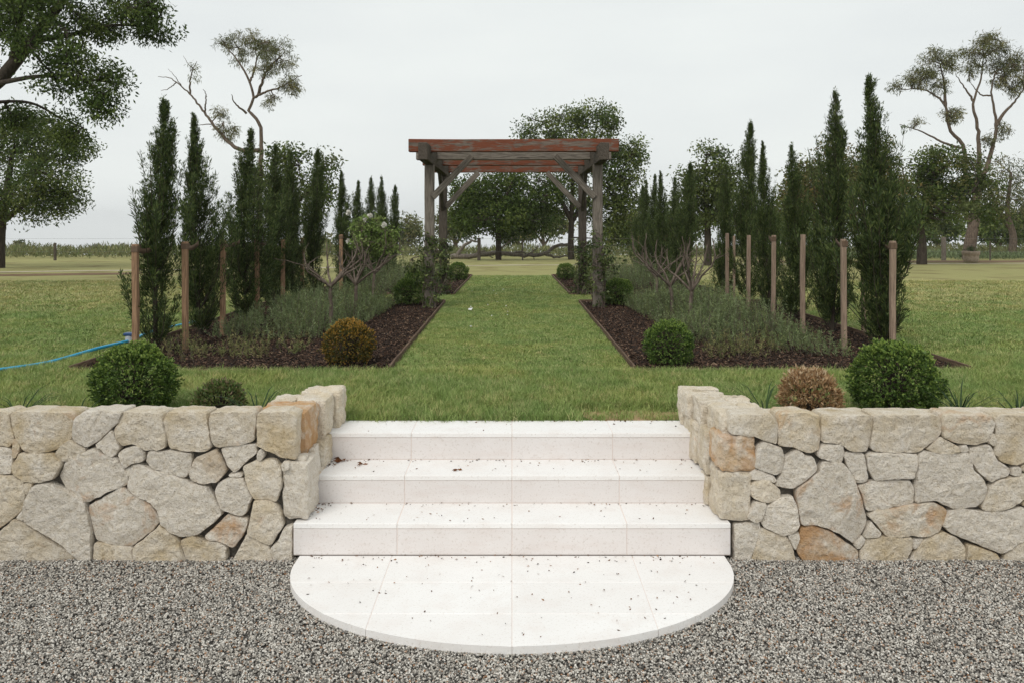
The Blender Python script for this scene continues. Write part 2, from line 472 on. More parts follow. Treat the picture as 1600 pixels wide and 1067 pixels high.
# ------------------------------------------------------------------ stone walls
DW = 4.2
def px2w(view, u, v):
    x0, y0 = view; px, py = x0 + u / 4.104, y0 + v / 4.104
    return ((px - 800) * DW / F, EYE - (py - HOR) * DW / F)
VL1, VL2, VR1, VR2 = (0, 625), (240, 625), (1100, 630), (1340, 630)
CREAM, PALE, BUFF, BROWN, ORNG = (.76, .66, .51), (.84, .775, .685), (.69, .57, .39), (.56, .44, .31), (.70, .50, .30)
# (view, tint, stain 0..1, cap?, outline)
LEFT = [
 (VL1, BUFF, .1, 1, [(-62,80),(0,72),(50,82),(60,140),(95,240),(60,300),(0,285),(-62,290)]),
 (VL1, BUFF, .45, 1, [(65,95),(100,72),(300,74),(460,85),(470,140),(455,240),(370,310),(260,335),(170,325),(110,245),(75,150)]),
 (VL1, BUFF, .5, 0, [(85,258),(110,250),(135,300),(100,370),(82,360)]),
 (VL1, PALE, .1, 0, [(-62,305),(0,300),(75,315),(75,470),(0,468),(-62,460)]),
 (VL1, BUFF, .2, 0, [(78,430),(130,340),(345,338),(405,405),(345,500),(270,522),(170,515),(85,465)]),
 (VL1, CREAM, .3, 0, [(-62,480),(0,478),(100,490),(163,525),(160,640),(140,700),(60,770),(0,815),(-62,840)]),
 (VL1, BUFF, .4, 0, [(163,530),(215,525),(185,590),(165,600)]),
 (VL1, PALE, .05, 0, [(200,560),(240,535),(330,530),(430,590),(545,655),(560,720),(583,840),(583,995),(520,990),(400,920),(160,780),(150,680),(175,610)]),
 (VL1, PALE, 0, 0, [(140,710),(150,775),(105,755)]),
 (VL1, CREAM, .2, 0, [(-62,880),(0,840),(85,768),(160,795),(280,880),(420,960),(505,998),(300,1010),(0,1005),(-62,1005)]),
 (VL1, PALE, .42, 0, [(375,490),(420,400),(520,340),(610,305),(650,335),(760,375),(800,440),(825,500),(820,540),(700,580),(560,652),(490,625),(410,555)]),
 (VL1, CREAM, .15, 0, [(360,335),(400,285),(450,252),(550,315),(540,335),(460,375),(408,395),(365,350)]),
 (VL1, PALE, .1, 1, [(465,200),(480,120),(540,74),(660,66),(785,72),(765,135),(720,175),(640,250),(565,298),(500,270),(463,240)]),
 (VL1, PALE, 0, 0, [(620,285),(720,190),(750,260),(775,300),(730,360),(690,345)]),
 (VL1, CREAM, .05, 1, [(735,190),(765,130),(800,76),(960,76),(1030,90),(1065,240),(1060,300),(1020,315),(930,315),(860,275),(790,290),(750,250)]),
 (VL1, PALE, .05, 0, [(765,340),(800,310),(895,290),(930,345),(925,385),(860,395),(805,430)]),
 (VL1, PALE, 0, 0, [(808,440),(840,420),(838,470),(825,490)]),
 (VL1, PALE, .1, 0, [(845,410),(900,405),(980,440),(1115,478),(1225,528),(1325,552),(1385,640),(1425,720),(1385,768),(1275,853),(1165,868),(1085,830),(1040,785),(1025,720),(985,655),(920,622),(860,590),(822,548),(835,480)]),
 (VL1, PALE, .55, 0, [(565,680),(620,650),(785,555),(850,600),(930,640),(985,680),(1025,750),(1010,790),(960,845),(850,930),(800,935),(690,915),(610,900),(585,810)]),
 (VL1, BUFF, .2, 0, [(597,925),(620,915),(840,945),(852,1000),(600,990)]),
 (VL1, BUFF, .25, 0, [(855,945),(985,840),(1030,797),(1105,855),(1145,900),(1200,1003),(860,1003)]),
 (VL1, PALE, .05, 0, [(938,385),(962,325),(1100,325),(1225,342),(1220,440),(1188,495),(1085,462),(990,435)]),
 (VL2, BUFF, .1, 1, [(62,130),(90,78),(200,74),(330,82),(345,150),(370,290),(340,325),(200,322),(105,305),(85,230)]),
 (VL2, CREAM, .4, 1, [(358,120),(375,76),(640,74),(655,120),(640,260),(560,280),(400,300),(378,270)]),
 (VL2, BUFF, .1, 1, [(662,105),(690,76),(860,76),(912,105),(905,385),(820,365),(662,290)]),
 (VL2, PALE, .1, 0, [(430,310),(540,285),(655,285),(655,340),(600,385),(520,465),(475,420),(445,350)]),
 (VL2, BROWN, .1, 0, [(235,460),(270,370),(400,318),(440,380),(468,450),(410,520),(320,530),(245,510)]),
 (VL2, PALE, .05, 0, [(392,580),(430,525),(490,497),(570,497),(630,620),(600,710),(570,735),(440,695),(405,620)]),
 (VL2, PALE, .0, 0, [(480,475),(560,466),(568,488),(500,492)]),
 (VL2, CREAM, .1, 0, [(575,430),(640,395),(770,378),(820,430),(818,560),(785,650),(745,630),(645,630),(605,550)]),
 (VL2, CREAM, .3, 0, [(640,690),(650,640),(740,640),(800,680),(835,790),(755,920),(700,900),(605,850),(625,760)]),
 (VL2, PALE, .5, 0, [(328,870),(440,770),(480,730),(605,755),(590,830),(515,940),(430,895),(350,890)]),
 (VL2, BUFF, .3, 0, [(175,900),(250,862),(330,905),(430,905),(470,935),(465,1005),(230,1003),(180,930)]),
 (VL2, CREAM, .15, 0, [(500,1000),(600,862),(740,932),(775,1025),(600,1015)]),
 (VL2, PALE, .05, 0, [(750,950),(800,900),(835,820),(890,800),(888,1010),(830,1040),(780,1010)]),
 (VL2, PALE, .05, 0, [(668,340),(685,310),(715,345),(700,380),(670,378)]),
 (VL2, PALE, 0, 0, [(830,400),(870,395),(878,430),(835,450)]),
]
RIGHT = [
 (VR1, CREAM, .1, 1, [(165,110),(180,75),(290,72),(430,66),(470,120),(468,262),(400,240),(330,210),(165,190)]),
 (VR1, BUFF, .5, 1, [(476,85),(500,62),(650,58),(738,85),(745,230),(735,290),(660,308),(570,275),(480,270),(478,130)]),
 (VR1, BUFF, .1, 1, [(752,125),(765,80),(1055,75),(1083,100),(1062,230),(1045,303),(940,303),(890,265),(840,250),(752,245)]),
 (VR1, PALE, 0, 0, [(340,280),(380,245),(500,290),(510,350),(495,430),(455,458),(320,405)]),
 (VR1, PALE, 0, 0, [(290,450),(320,415),(450,465),(465,500),(440,505),(400,490),(300,485)]),
 (VR1, PALE, .1, 0, [(455,530),(500,440),(520,350),(600,295),(640,330),(700,345),(725,420),(640,490),(560,540)]),
 (VR1, PALE, .05, 0, [(725,320),(760,258),(880,265),(895,300),(880,372),(820,370),(740,345)]),
 (VR1, PALE, .05, 0, [(890,330),(910,315),(1025,318),(1050,480),(1030,505),(975,505),(940,430)]),
 (VR1, PALE, .5, 0, [(740,410),(760,370),(890,380),(950,460),(1000,600),(1050,760),(1020,830),(960,900),(870,830),(780,790),(690,765),(625,775),(605,690),(590,600),(595,540),(690,480),(735,440)]),
 (VR1, CREAM, .15, 0, [(295,530),(330,495),(410,490),(490,560),(485,605),(400,635),(310,600)]),
 (VR1, PALE, .05, 0, [(270,725),(330,625),(395,640),(370,720),(345,755),(290,740)]),
 (VR1, PALE, .05, 0, [(365,750),(390,670),(450,630),(500,600),(560,590),(590,660),(608,780),(560,825),(500,840),(380,790)]),
 (VR1, PALE, .1, 0, [(195,775),(355,760),(360,800),(310,960),(295,990),(230,1012),(195,1000)]),
 (VR1, BUFF, .15, 0, [(300,1010),(340,870),(365,800),(430,825),(520,845),(560,900),(595,990),(450,1010)]),
 (VR1, PALE, 0, 0, [(535,840),(600,820),(610,850),(580,935)]),
 (VR1, BROWN, .75, 0, [(595,930),(625,800),(680,770),(800,815),(900,890),(990,945),(990,995),(850,1005),(650,1000)]),
 (VR1, PALE, 0, 0, [(965,905),(1015,850),(1035,880),(990,935)]),
 (VR2, CREAM, .05, 1, [(85,250),(100,150),(108,75),(230,72),(470,72),(530,90),(540,190),(480,240),(380,310),(260,312),(110,305),(80,275)]),
 (VR2, CREAM, .1, 0, [(440,290),(530,215),(640,275),(648,310),(560,318),(490,310)]),
 (VR2, CREAM, .5, 1, [(548,100),(565,72),(840,74),(880,130),(850,200),(830,240),(750,262),(620,250),(550,215),(544,150)]),
 (VR2, CREAM, .2, 0, [(835,245),(865,185),(885,240),(870,272)]),
 (VR2, BUFF, .1, 1, [(888,110),(905,72),(1067,72),(1180,76),(1180,330),(1067,370),(1000,390),(930,375),(878,320),(890,200)]),
 (VR2, PALE, .05, 0, [(55,330),(90,315),(385,325),(360,475),(280,475),(110,490),(75,430)]),
 (VR2, PALE, 0, 0, [(712,290),(840,265),(865,290),(880,350),(980,420),(960,455),(850,500),(790,450),(730,370)]),
 (VR2, PALE, 0, 0, [(985,410),(1040,405),(1035,455),(985,460)]),
 (VR2, PALE, .4, 0, [(5,525),(120,495),(330,490),(360,540),(362,640),(200,665),(65,690),(30,590)]),
 (VR2, PALE, .25, 0, [(390,320),(440,305),(510,320),(630,320),(705,312),(720,360),(740,430),(800,480),(822,550),(810,610),(760,660),(600,668),(490,612),(380,635),(370,540),(385,420)]),
 (VR2, CREAM, .3, 0, [(800,650),(850,530),(900,495),(1067,450),(1140,440),(1160,560),(1050,610),(1000,650),(870,690),(810,680)]),
 (VR2, CREAM, .55, 0, [(70,720),(120,680),(200,672),(480,632),(570,680),(560,740),(520,820),(450,845),(185,850),(130,780)]),
 (VR2, PALE, 0, 0, [(42,860),(85,762),(150,830),(120,855)]),
 (VR2, PALE, .1, 0, [(545,780),(590,680),(660,670),(800,695),(950,685),(1040,662),(1180,720),(1180,800),(1000,910),(920,958),(800,910),(600,830)]),
 (VR2, PALE, 0, 0, [(355,870),(425,865),(370,935),(355,920)]),
 (VR2, BUFF, .15, 0, [(20,960),(60,870),(200,855),(345,860),(348,920),(280,1000),(20,1000)]),
 (VR2, BUFF, .2, 0, [(305,1000),(380,940),(430,870),(545,825),(640,870),(690,920),(680,1000),(600,1010)]),
 (VR2, BUFF, .1, 0, [(690,1010),(710,905),(800,930),(900,970),(940,1030),(800,1030)]),
 (VR2, BUFF, .2, 0, [(945,970),(1000,915),(1120,850),(1180,900),(1180,1030),(950,1025)]),
 (VR2, PALE, 0, 0, [(652,272),(703,270),(702,306),(652,310)]),
 (VR2, CREAM, .1, 0, [(1050,395),(1120,375),(1180,345),(1180,430),(1055,432)]),
 (VR2, BUFF, .2, 0, [(1060,625),(1168,570),(1180,600),(1180,705),(1065,655)]),
]

def stone_mesh(poly, depth, bulge, seed, flat_top=False):
    """rough split stone whose face (towards -y, at y = 0) has that x,z outline"""
    P = np.array(poly, float)
    if P[:, 0] @ np.roll(P[:, 1], -1) - P[:, 1] @ np.roll(P[:, 0], -1) > 0: P = P[::-1]
    Q = []                                     # corners slightly cut, then points every ~17 mm
    for a, b in zip(P, np.roll(P, -1, 0)):
        e = np.linalg.norm(b - a); c = min(.3, .008 / max(e, 1e-4)); k = max(1, int(round(e * (1 - 2 * c) / .017)))
        for t in np.linspace(c, 1 - c, k + 1): Q.append(a + (b - a) * t)
    O = np.array(Q); n = len(O)
    A2 = O[:, 0] * np.roll(O[:, 1], -1) - O[:, 1] * np.roll(O[:, 0], -1)
    cen = np.stack([((O[:, 0] + np.roll(O[:, 0], -1)) * A2).sum(), ((O[:, 1] + np.roll(O[:, 1], -1)) * A2).sum()]) / (3 * A2.sum())
    size = math.sqrt(abs(A2.sum()) / 2)
    off = Vector((seed * 3.17, seed * 1.31, 0))
    def nz(x, z, s): return noise.noise(Vector((x * s, z * s, 0)) + off)
    rad = np.linalg.norm(O - cen, axis=1)
    for k in range(n):
        d = (O[k] - cen) / (rad[k] + 1e-9)
        O[k] += d * (.0045 + nz(O[k][0], O[k][1], 30) * .005 + nz(O[k][0] + 5, O[k][1], 85) * .0028)
    rad = np.linalg.norm(O - cen, axis=1)
    lr = np.random.default_rng(seed); planes = []
    for _ in range(4):                         # chisel planes that knock back parts of the face
        a = lr.uniform(0, 6.283); planes.append((math.cos(a), math.sin(a), lr.uniform(.12, .35), lr.uniform(.25, .6) * size))
    amp = min(1, size / .16 + .25)
    def face(q):
        x, z = q - cen
        y = -bulge + (nz(q[0], q[1], 6) * .007 + nz(q[0], q[1], 17) * .006 + nz(q[0], q[1], 42) * .0055 + nz(q[0], q[1], 95) * .0035) * amp
        for cx, cz, sl, d0 in planes: y = max(y, -bulge - .002 + ((x * cx + z * cz) - d0) * sl)
        return y
    V = []
    for ins, y in ((.010, depth), (.002, depth * .5), (0, .02), (.0005, .005)):
        for p, r in zip(O, rad):
            q = cen + (p - cen) * max(.3, 1 - ins / r); f = max(0., face(q))
            V.append((q[0], y + nz(q[0] + y * 11, q[1], 30) * .006 + f, q[1]))
    for ins in (.0035, .02):
        for p, r in zip(O, rad):
            q = cen + (p - cen) * max(.35, 1 - ins / r); V.append((q[0], face(q) + (.001 if ins < .01 else 0), q[1]))
    V.append((cen[0], depth, cen[1]))
    bm = bmesh.new(); bv = [bm.verts.new(v) for v in V]
    for r in range(5):
        for k in range(n):
            bm.faces.new((bv[r * n + k], bv[r * n + (k + 1) % n], bv[(r + 1) * n + (k + 1) % n], bv[(r + 1) * n + k]))
    for k in range(n): bm.faces.new((bv[(k + 1) % n], bv[k], bv[-1]))
    # face filled with irregular facets
    ring = np.array([(v[0], v[2]) for v in V[5 * n:6 * n]]); sp = max(.017, size / 11)
    lo, hi = ring.min(0), ring.max(0); g = []
    for a in np.arange(lo[0], hi[0], sp):
        for c in np.arange(lo[1], hi[1], sp):
            p = np.array([a, c]) + lr.uniform(-.42, .42, 2) * sp
            if np.min(((ring - p) ** 2).sum(1)) > (sp * .55) ** 2: g.append(p)
    pts = [Vector(p) for p in ring] + [Vector(p) for p in g]
    vo, _, fo, ov, _, _ = delaunay_2d_cdt(pts, [(k, (k + 1) % n) for k in range(n)], [], 1, 1e-6)
    mp = []
    for k, p in enumerate(vo):
        src = [q for q in ov[k] if q < n]
        mp.append(bv[5 * n + src[0]] if src else bm.verts.new((p[0], face(np.array(p)), p[1])))
    for f in fo:
        try: bm.faces.new([mp[k] for k in f])
        except ValueError: pass
    bmesh.ops.recalc_face_normals(bm, faces=bm.faces[:])
    return bm_mesh('stone', bm, False)

def block_mesh(sx, sy, sz, seed, rough=.012, p=5.):
    """rough split block, centred on the origin"""
    bm = bmesh.new(); bmesh.ops.create_cube(bm, size=2)
    bmesh.ops.subdivide_edges(bm, edges=bm.edges[:], cuts=9, use_grid_fill=True)
    off = Vector((seed * 2.7, seed * 5.1, seed)); lr = np.random.default_rng(seed)
    H = Vector((sx / 2, sy / 2, sz / 2)); cuts = []
    for _ in range(7):
        d = Vector(lr.normal(size=3)).normalized(); sup = abs(d.x) * H.x + abs(d.y) * H.y + abs(d.z) * H.z
        cuts.append((d, sup * lr.uniform(.84, .97)))
    for v in bm.verts:
        c = v.co; m = (abs(c.x) ** 14 + abs(c.y) ** 14 + abs(c.z) ** 14) ** (1 / 14)
        q = c / m; w = Vector((q.x * H.x, q.y * H.y, q.z * H.z))
        for d, k in cuts:
            e = w.dot(d) - k
            if e > 0: w -= d * e
        nrm = c.normalized()
        w += nrm * (noise.noise(w * 9 + off) * rough + noise.noise(w * 24 + off) * rough * .75 + noise.noise(w * 60 + off) * rough * .45)
        v.co = w
    return bm_mesh('stone', bm, False)

def tinted(o, tint, stain):
    j = 1 + rng.normal(0, .06); o.color = (tint[0] * j, tint[1] * j, tint[2] * j, stain); return o

def build_wall(side):
    sgn = -1 if side == 'left' else 1
    lab = ('low dry-laid cream stone wall on the side of the blue hose, returning beside the steps' if sgn < 0 else
           'low cream stone wall behind which the brown dead bush stands, returning beside the steps')
    root = thing('stone_wall', (sgn * 1.8, DW, 0), lab, 'wall')
    own, other = (LEFT, RIGHT) if sgn < 0 else (RIGHT, LEFT)
    sets = [(own, 0.), (other, sgn * 1640 * DW / F)]
    seed = 3 if sgn < 0 else 57
    for stones, dx in sets:
        for view, tint, stain, cap, uv in stones:
            poly = [px2w(view, u, v + (45 if v > 985 else 0)) for u, v in uv]
            seed += 1
            d = .17 if cap else .1
            me = stone_mesh(poly, d, rng.uniform(.004, .016), seed)
            o = link('stone', me, STONE, root, (dx, DW - rng.uniform(-.004, .012), 0)); tinted(o, tint, stain)
    # back row of the coping, seen over the front stones
    x = 1.32
    while x < 4.4:
        w = rng.uniform(.28, .5); seed += 1
        me = block_mesh(w - .012, .14, .13, seed, .009, 7)
        o = link('stone', me, STONE, root, (sgn * (x + w / 2), 4.42, .636 + rng.uniform(-.008, .006)))
        tinted(o, CREAM, .65 if rng.random() < .3 else .15); x += w
    # stones of the return beside the steps: x0, x1, y0, y1, z0, z1 (mirrored on the right)
    if sgn < 0:
        blocks = [(1.12, 1.40, 4.315, 4.63, .475, .725, ORNG, 1.), (1.085, 1.26, 4.635, 4.86, .485, .72, CREAM, .2), (1.27, 1.41, 4.64, 4.86, .50, .715, CREAM, .1),
                  (1.05, 1.29, 4.865, 5.06, .48, .722, CREAM, .35), (1.075, 1.214, 4.195, 4.45, .172, .474, PALE, .05),
                  (1.10, 1.26, 4.40, 4.56, .335, .487, PALE, 0), (1.085, 1.3, 4.47, 4.60, .17, .335, ORNG, .6),
                  (1.07, 1.3, 4.575, 4.85, .325, .487, BUFF, .2), (1.055, 1.3, 4.86, 5.02, .33, .48, CREAM, .1), (1.1, 1.3, 4.24, 4.32, .47, .49, PALE, 0)]
    else:
        blocks = [(1.118, 1.275, 4.235, 4.60, .585, .728, CREAM, .05), (1.285, 1.42, 4.37, 4.6, .58, .715, CREAM, .4), (1.09, 1.24, 4.605, 4.80, .575, .722, CREAM, .1), (1.25, 1.4, 4.605, 4.82, .58, .715, CREAM, .2),
                  (1.055, 1.3, 4.805, 4.93, .57, .718, CREAM, .1), (1.045, 1.29, 4.935, 5.06, .58, .722, CREAM, .2), (1.05, 1.29, 4.94, 5.055, .478, .575, CREAM, .2),
                  (1.085, 1.285, 4.19, 4.42, .428, .622, ORNG, .8), (1.075, 1.29, 4.425, 4.62, .335, .58, BUFF, .3), (1.062, 1.29, 4.625, 4.81, .33, .568, BUFF, .2),
                  (1.06, 1.29, 4.82, 4.93, .34, .565, CREAM, .1), (1.09, 1.262, 4.192, 4.40, .17, .43, CREAM, .1), (1.075, 1.29, 4.405, 4.56, .17, .335, BUFF, .15)]
    for x0, x1, y0, y1, z0, z1, tint, st in blocks:
        seed += 1
        me = block_mesh(x1 - x0, y1 - y0, z1 - z0, seed, .014, 4.5)
        o = link('stone', me, STONE, root, (sgn * (x0 + x1) / 2, (y0 + y1) / 2, (z0 + z1) / 2 - (.014 if z1 > .7 else 0))); tinted(o, tint, st)
    # mortar core
    bm = bmesh.new()
    for x0, x1, y0, y1, z0, z1 in ((1.155, 4.42, DW + .036, 4.428, -.15, .64), (1.17, 1.27, 4.43, 4.99, .1, .64)):
        r = bmesh.ops.create_cube(bm, size=1)
        for v in r['verts']:
            v.co = Vector((sgn * ((x0 + x1) / 2 + v.co.x * (x1 - x0)), (y0 + y1) / 2 + v.co.y * (y1 - y0), (z0 + z1) / 2 + v.co.z * (z1 - z0)))
    bmesh.ops.recalc_face_normals(bm, faces=bm.faces[:])
    link('mortar', bm_mesh('mortar', bm), MORTAR, root)
build_wall('left'); build_wall('right')

# ------------------------------------------------------------------ gravel, mulch, grass
def pebble(seed, sub=1):
    bm = bmesh.new(); bmesh.ops.create_icosphere(bm, subdivisions=sub, radius=.5)
    for v in bm.verts: v.co *= 1 + .45 * noise.noise(v.co * 1.9 + Vector((seed * 11.3, 0, 0)))
    return source(bm_mesh('pebble', bm), PEBBLE)
def no_landing(rects, n=40):                   # gravel field without the landing: columns cut at the ellipse
    out = []
    for i in range(n):
        a, b = -EA + 2 * EA * i / n, -EA + 2 * EA * (i + 1) / n
        m = .15 * min(abs(a), abs(b)) + .85 * max(abs(a), abs(b)); y = EC - EB * math.sqrt(max(0, 1 - (m / EA) ** 2))
        out.append((a, b, 2.3, y + .004))
    return out + rects
scatter('gravel', rects_mesh('gravel', no_landing([(-4.4, -EA, 2.3, 4.23), (EA, 4.4, 2.3, 4.23)]), lambda y: -.034, 9),
        [pebble(k) for k in range(6)], 19000, (.005, .005, .0045), (.0145, .0112, .0092), (.5, .5),
        'loose grey and white gravel in front of the walls and landing', 'gravel', 3)

def chip(seed):
    me = box_mesh('bark_chip', 1, rng.uniform(.35, .6), .16, .05); 
    for v in me.vertices: v.co.z += .12 * noise.noise(v.co * 3 + Vector((seed * 5, 0, 0))) ; v.co.y *= 1 - .4 * v.co.x * rng.uniform(0, 1)
    return source(me, CHIP)
CHIPS = [chip(k) for k in range(6)]
for key, (x0, x1, y0, y1) in BEDS.items():
    side = 'left' if 'left' in key else 'right'; near = 'near' in key
    o = link('mulch', rects_mesh('mulch', [(x0 + .01, x1 - .01, y0 + .01, y1 - .01)], lambda y: ground(y) + .012, .5), MULCH_BED); o['kind'] = 'structure'
    scatter('bark_mulch', rects_mesh('bark_mulch', [(x0 + .03, x1 - .03, y0 + .03, y1 - .03)], lambda y: ground(y) + .022, .5), CHIPS, 2600 if near else 1100,
            (.012, .012, .012), (.046, .034, .04), (.7, .7),
            'dark bark mulch in the %s bed on the %s' % ('near' if near else 'far', side), 'mulch', 5)
    root = thing('bed_edging', ((x0 + x1) / 2, y0, ground(y0)), 'thin timber boards edging the %s mulch bed, %s of the grass path' % ('near' if near else 'far', side), 'edging')
    cs = [(x0, y0), (x1, y0), (x1, y1), (x0, y1)]
    for k in range(4):
        a, b = cs[k], cs[(k + 1) % 4]; n = max(1, int(math.hypot(b[0] - a[0], b[1] - a[1]) / 2.2))
        for i in range(n):
            p = [a[0] + (b[0] - a[0]) * i / n, a[1] + (b[1] - a[1]) * i / n]; q = [a[0] + (b[0] - a[0]) * (i + 1) / n, a[1] + (b[1] - a[1]) * (i + 1) / n]
            s = .012 if k % 2 == 0 else -.012
            dx, dy = (q[0] - p[0]), (q[1] - p[1]); l = math.hypot(dx, dy); ux, uy = dx / l, dy / l
            lift = .052 if not (k == 0) else .03
            bar('board', (p[0] + ux * .014, p[1] + uy * .014, ground(p[1]) + lift - .06), (q[0] - ux * .014, q[1] - uy * .014, ground(q[1]) + lift - .06), .018, .12, T_EDGE, root, .002, 6, .005, i + k * 5)

def tuft(seed, n, h, spread, w, lean, mat=GRASS):
    r = np.random.default_rng(seed); V, Fq = [], []
    for i in range(n):
        b = r.normal(0, spread, 2); a = r.uniform(0, 6.283); hh = h * r.uniform(.5, 1.15); ln = lean * r.uniform(.2, 1.3) * hh
        d = np.array([math.cos(a), math.sin(a)]); s = np.array([-d[1], d[0]]) * w * r.uniform(.7, 1.3) / 2
        p0, p1, p2 = b, b + d * ln * .35, b + d * ln
        k = len(V)
        V += [(*(p0 - s), -.01), (*(p0 + s), -.01), (*(p1 + s * .8), hh * .6), (*(p1 - s * .8), hh * .6), (*(p2 + s * .1), hh), (*(p2 - s * .1), hh)]
        Fq += [(k, k + 1, k + 2, k + 3), (k + 3, k + 2, k + 4, k + 5)]
    return source(np_mesh('tuft', V, Fq), mat)
LONG = [tuft(k, 26, .055, .026, .0030, 1.0) for k in range(6)]
SHORT = [tuft(20 + k, 26, .026, .028, .0032, 1.1) for k in range(5)]
DRYT = [tuft(40 + k, 22, .026, .03, .0034, 1.2, GRASS_DRY) for k in range(4)]
gz = lambda y: ground(y) - .008
scatter('long_grass', rects_mesh('long_grass', [(-5.5, -1.29, 4.47, 6.68), (1.29, 5.5, 4.47, 6.68), (-1.28, .42, 5.06, 6.68), (.42, 1.28, 5.36, 6.68), (-5.5, -3.75, 6.68, 7.4), (3.89, 5.5, 6.68, 7.4)], gz),
        LONG, 2100, (.6, .6, .45), (1.25, 1.25, 1.25), (.25, .25), 'long green grass between the walls and the garden beds', 'grass', 11)
scatter('thin_grass', rects_mesh('thin_grass', [(.42, 1.28, 5.06, 5.36)], gz), LONG, 520, (.5, .5, .4), (1., 1., .9), (.25, .25), 'thin grass on the bare sandy patch behind the top step', 'grass', 14)
V = [(.85 + .45 * math.cos(t) * (1 + .12 * math.sin(5 * t)), 5.21 + .15 * math.sin(t) * (1 + .2 * math.cos(3 * t)), .478) for t in np.linspace(0, 6.283, 25)[:-1]]
o = link('bare_patch', np_mesh('bare_patch', V, [tuple(range(24))]), mk_ground('sandy_soil', (.25, .16, .085), (.42, .29, .17), 30)); o['kind'] = 'structure'
scatter('mown_grass', rects_mesh('mown_grass', [(-1.015, 1.015, 6.68, 13.7), (-3.7, -1.015, 12.33, 13.72), (1.015, 3.8, 12.33, 13.72)], gz),
        SHORT, 2300, (.7, .7, .5), (1.3, 1.3, 1.1), (.25, .25), 'short mown green grass of the central path', 'grass', 12)
scatter('mown_lawn', rects_mesh('mown_lawn', [(-9, -3.75, 7.4, 11), (3.89, 9, 7.4, 11), (-.99, .99, 13.7, 20)], gz),
        SHORT, 1000, (.9, .9, .6), (1.7, 1.7, 1.3), (.25, .25), 'mown lawn on either side of the near garden beds', 'grass', 13)
scatter('outer_lawn', rects_mesh('outer_lawn', [(-12, -3.75, 11, 12.5), (3.89, 12, 11, 12.5)], gz),
        SHORT[:3] + DRYT[:3], 620, (1., 1., .6), (2., 2., 1.2), (.25, .25), 'yellowing mown lawn farther out beside the garden beds', 'grass', 15)
scatter('paddock_grass', rects_mesh('paddock_grass', [(-15, -3.7, 12.5, 18), (3.8, 15, 12.5, 18)], gz),
        SHORT[:1] + DRYT, 230, (1., 1., .6), (2.4, 2.4, 1.2), (.25, .25), 'thin dry mown grass at the edge of the paddock', 'grass', 16)

# ------------------------------------------------------------------ pergola
pg = thing('pergola', (0, 12.6, .48), 'weathered timber pergola with flaking red cross beams over the grass path', 'pergola')
zt = 2.56
PP = [(-1.19, 11.5, 'front'), (1.235, 11.5, 'front'), (-1.195, 13.8, 'rear'), (1.22, 13.8, 'rear')]
for i, (x, y, k) in enumerate(PP):
    bar('post', (x, y, .40), (x, y, zt), .135, .135, T_GREY if k == 'front' else T_DARK, pg, .008, 10, .004, i)
for s in (-1.19, 1.235):
    bar('long_beam', (s, 10.62, zt + .115), (s * .995, 14.5, zt + .085), .125, .235, T_DARK, pg, .008, 8, .006, 11 + s)
for i, (y, zb, m, x0, x1) in enumerate([(11.12, 2.705, T_RED, -1.44, 1.485), (12.0, 2.66, T_GREY, -1.44, 1.49), (12.95, 2.64, T_RED, -1.45, 1.47), (14.15, 2.60, T_RED, -1.45, 1.47)]):
    bar('cross_beam', (x0, y, zb + .0875), (x1, y, zb + .0875 + .004), .12, .175, m, pg, .007, 12, .006, 20 + i)
for i, (x, y, k) in enumerate(PP):
    s = -1 if x < 0 else 1; yy = 11.42 if k == 'front' else 13.75
    ztop = 2.70 if k == 'front' else 2.60
    bar('brace', (x - s * .05, yy, ztop - .62), (x - s * .62, yy, ztop - .02), .05, .09, T_GREY, pg, .005, 4, .004, 30 + i)
    if k == 'rear': bar('brace', (x - s * .002, y - .04, 1.95), (x - s * .002, y - .70, 2.60), .06, .1, T_DARK, pg, .005, 4, .004, 40 + i)

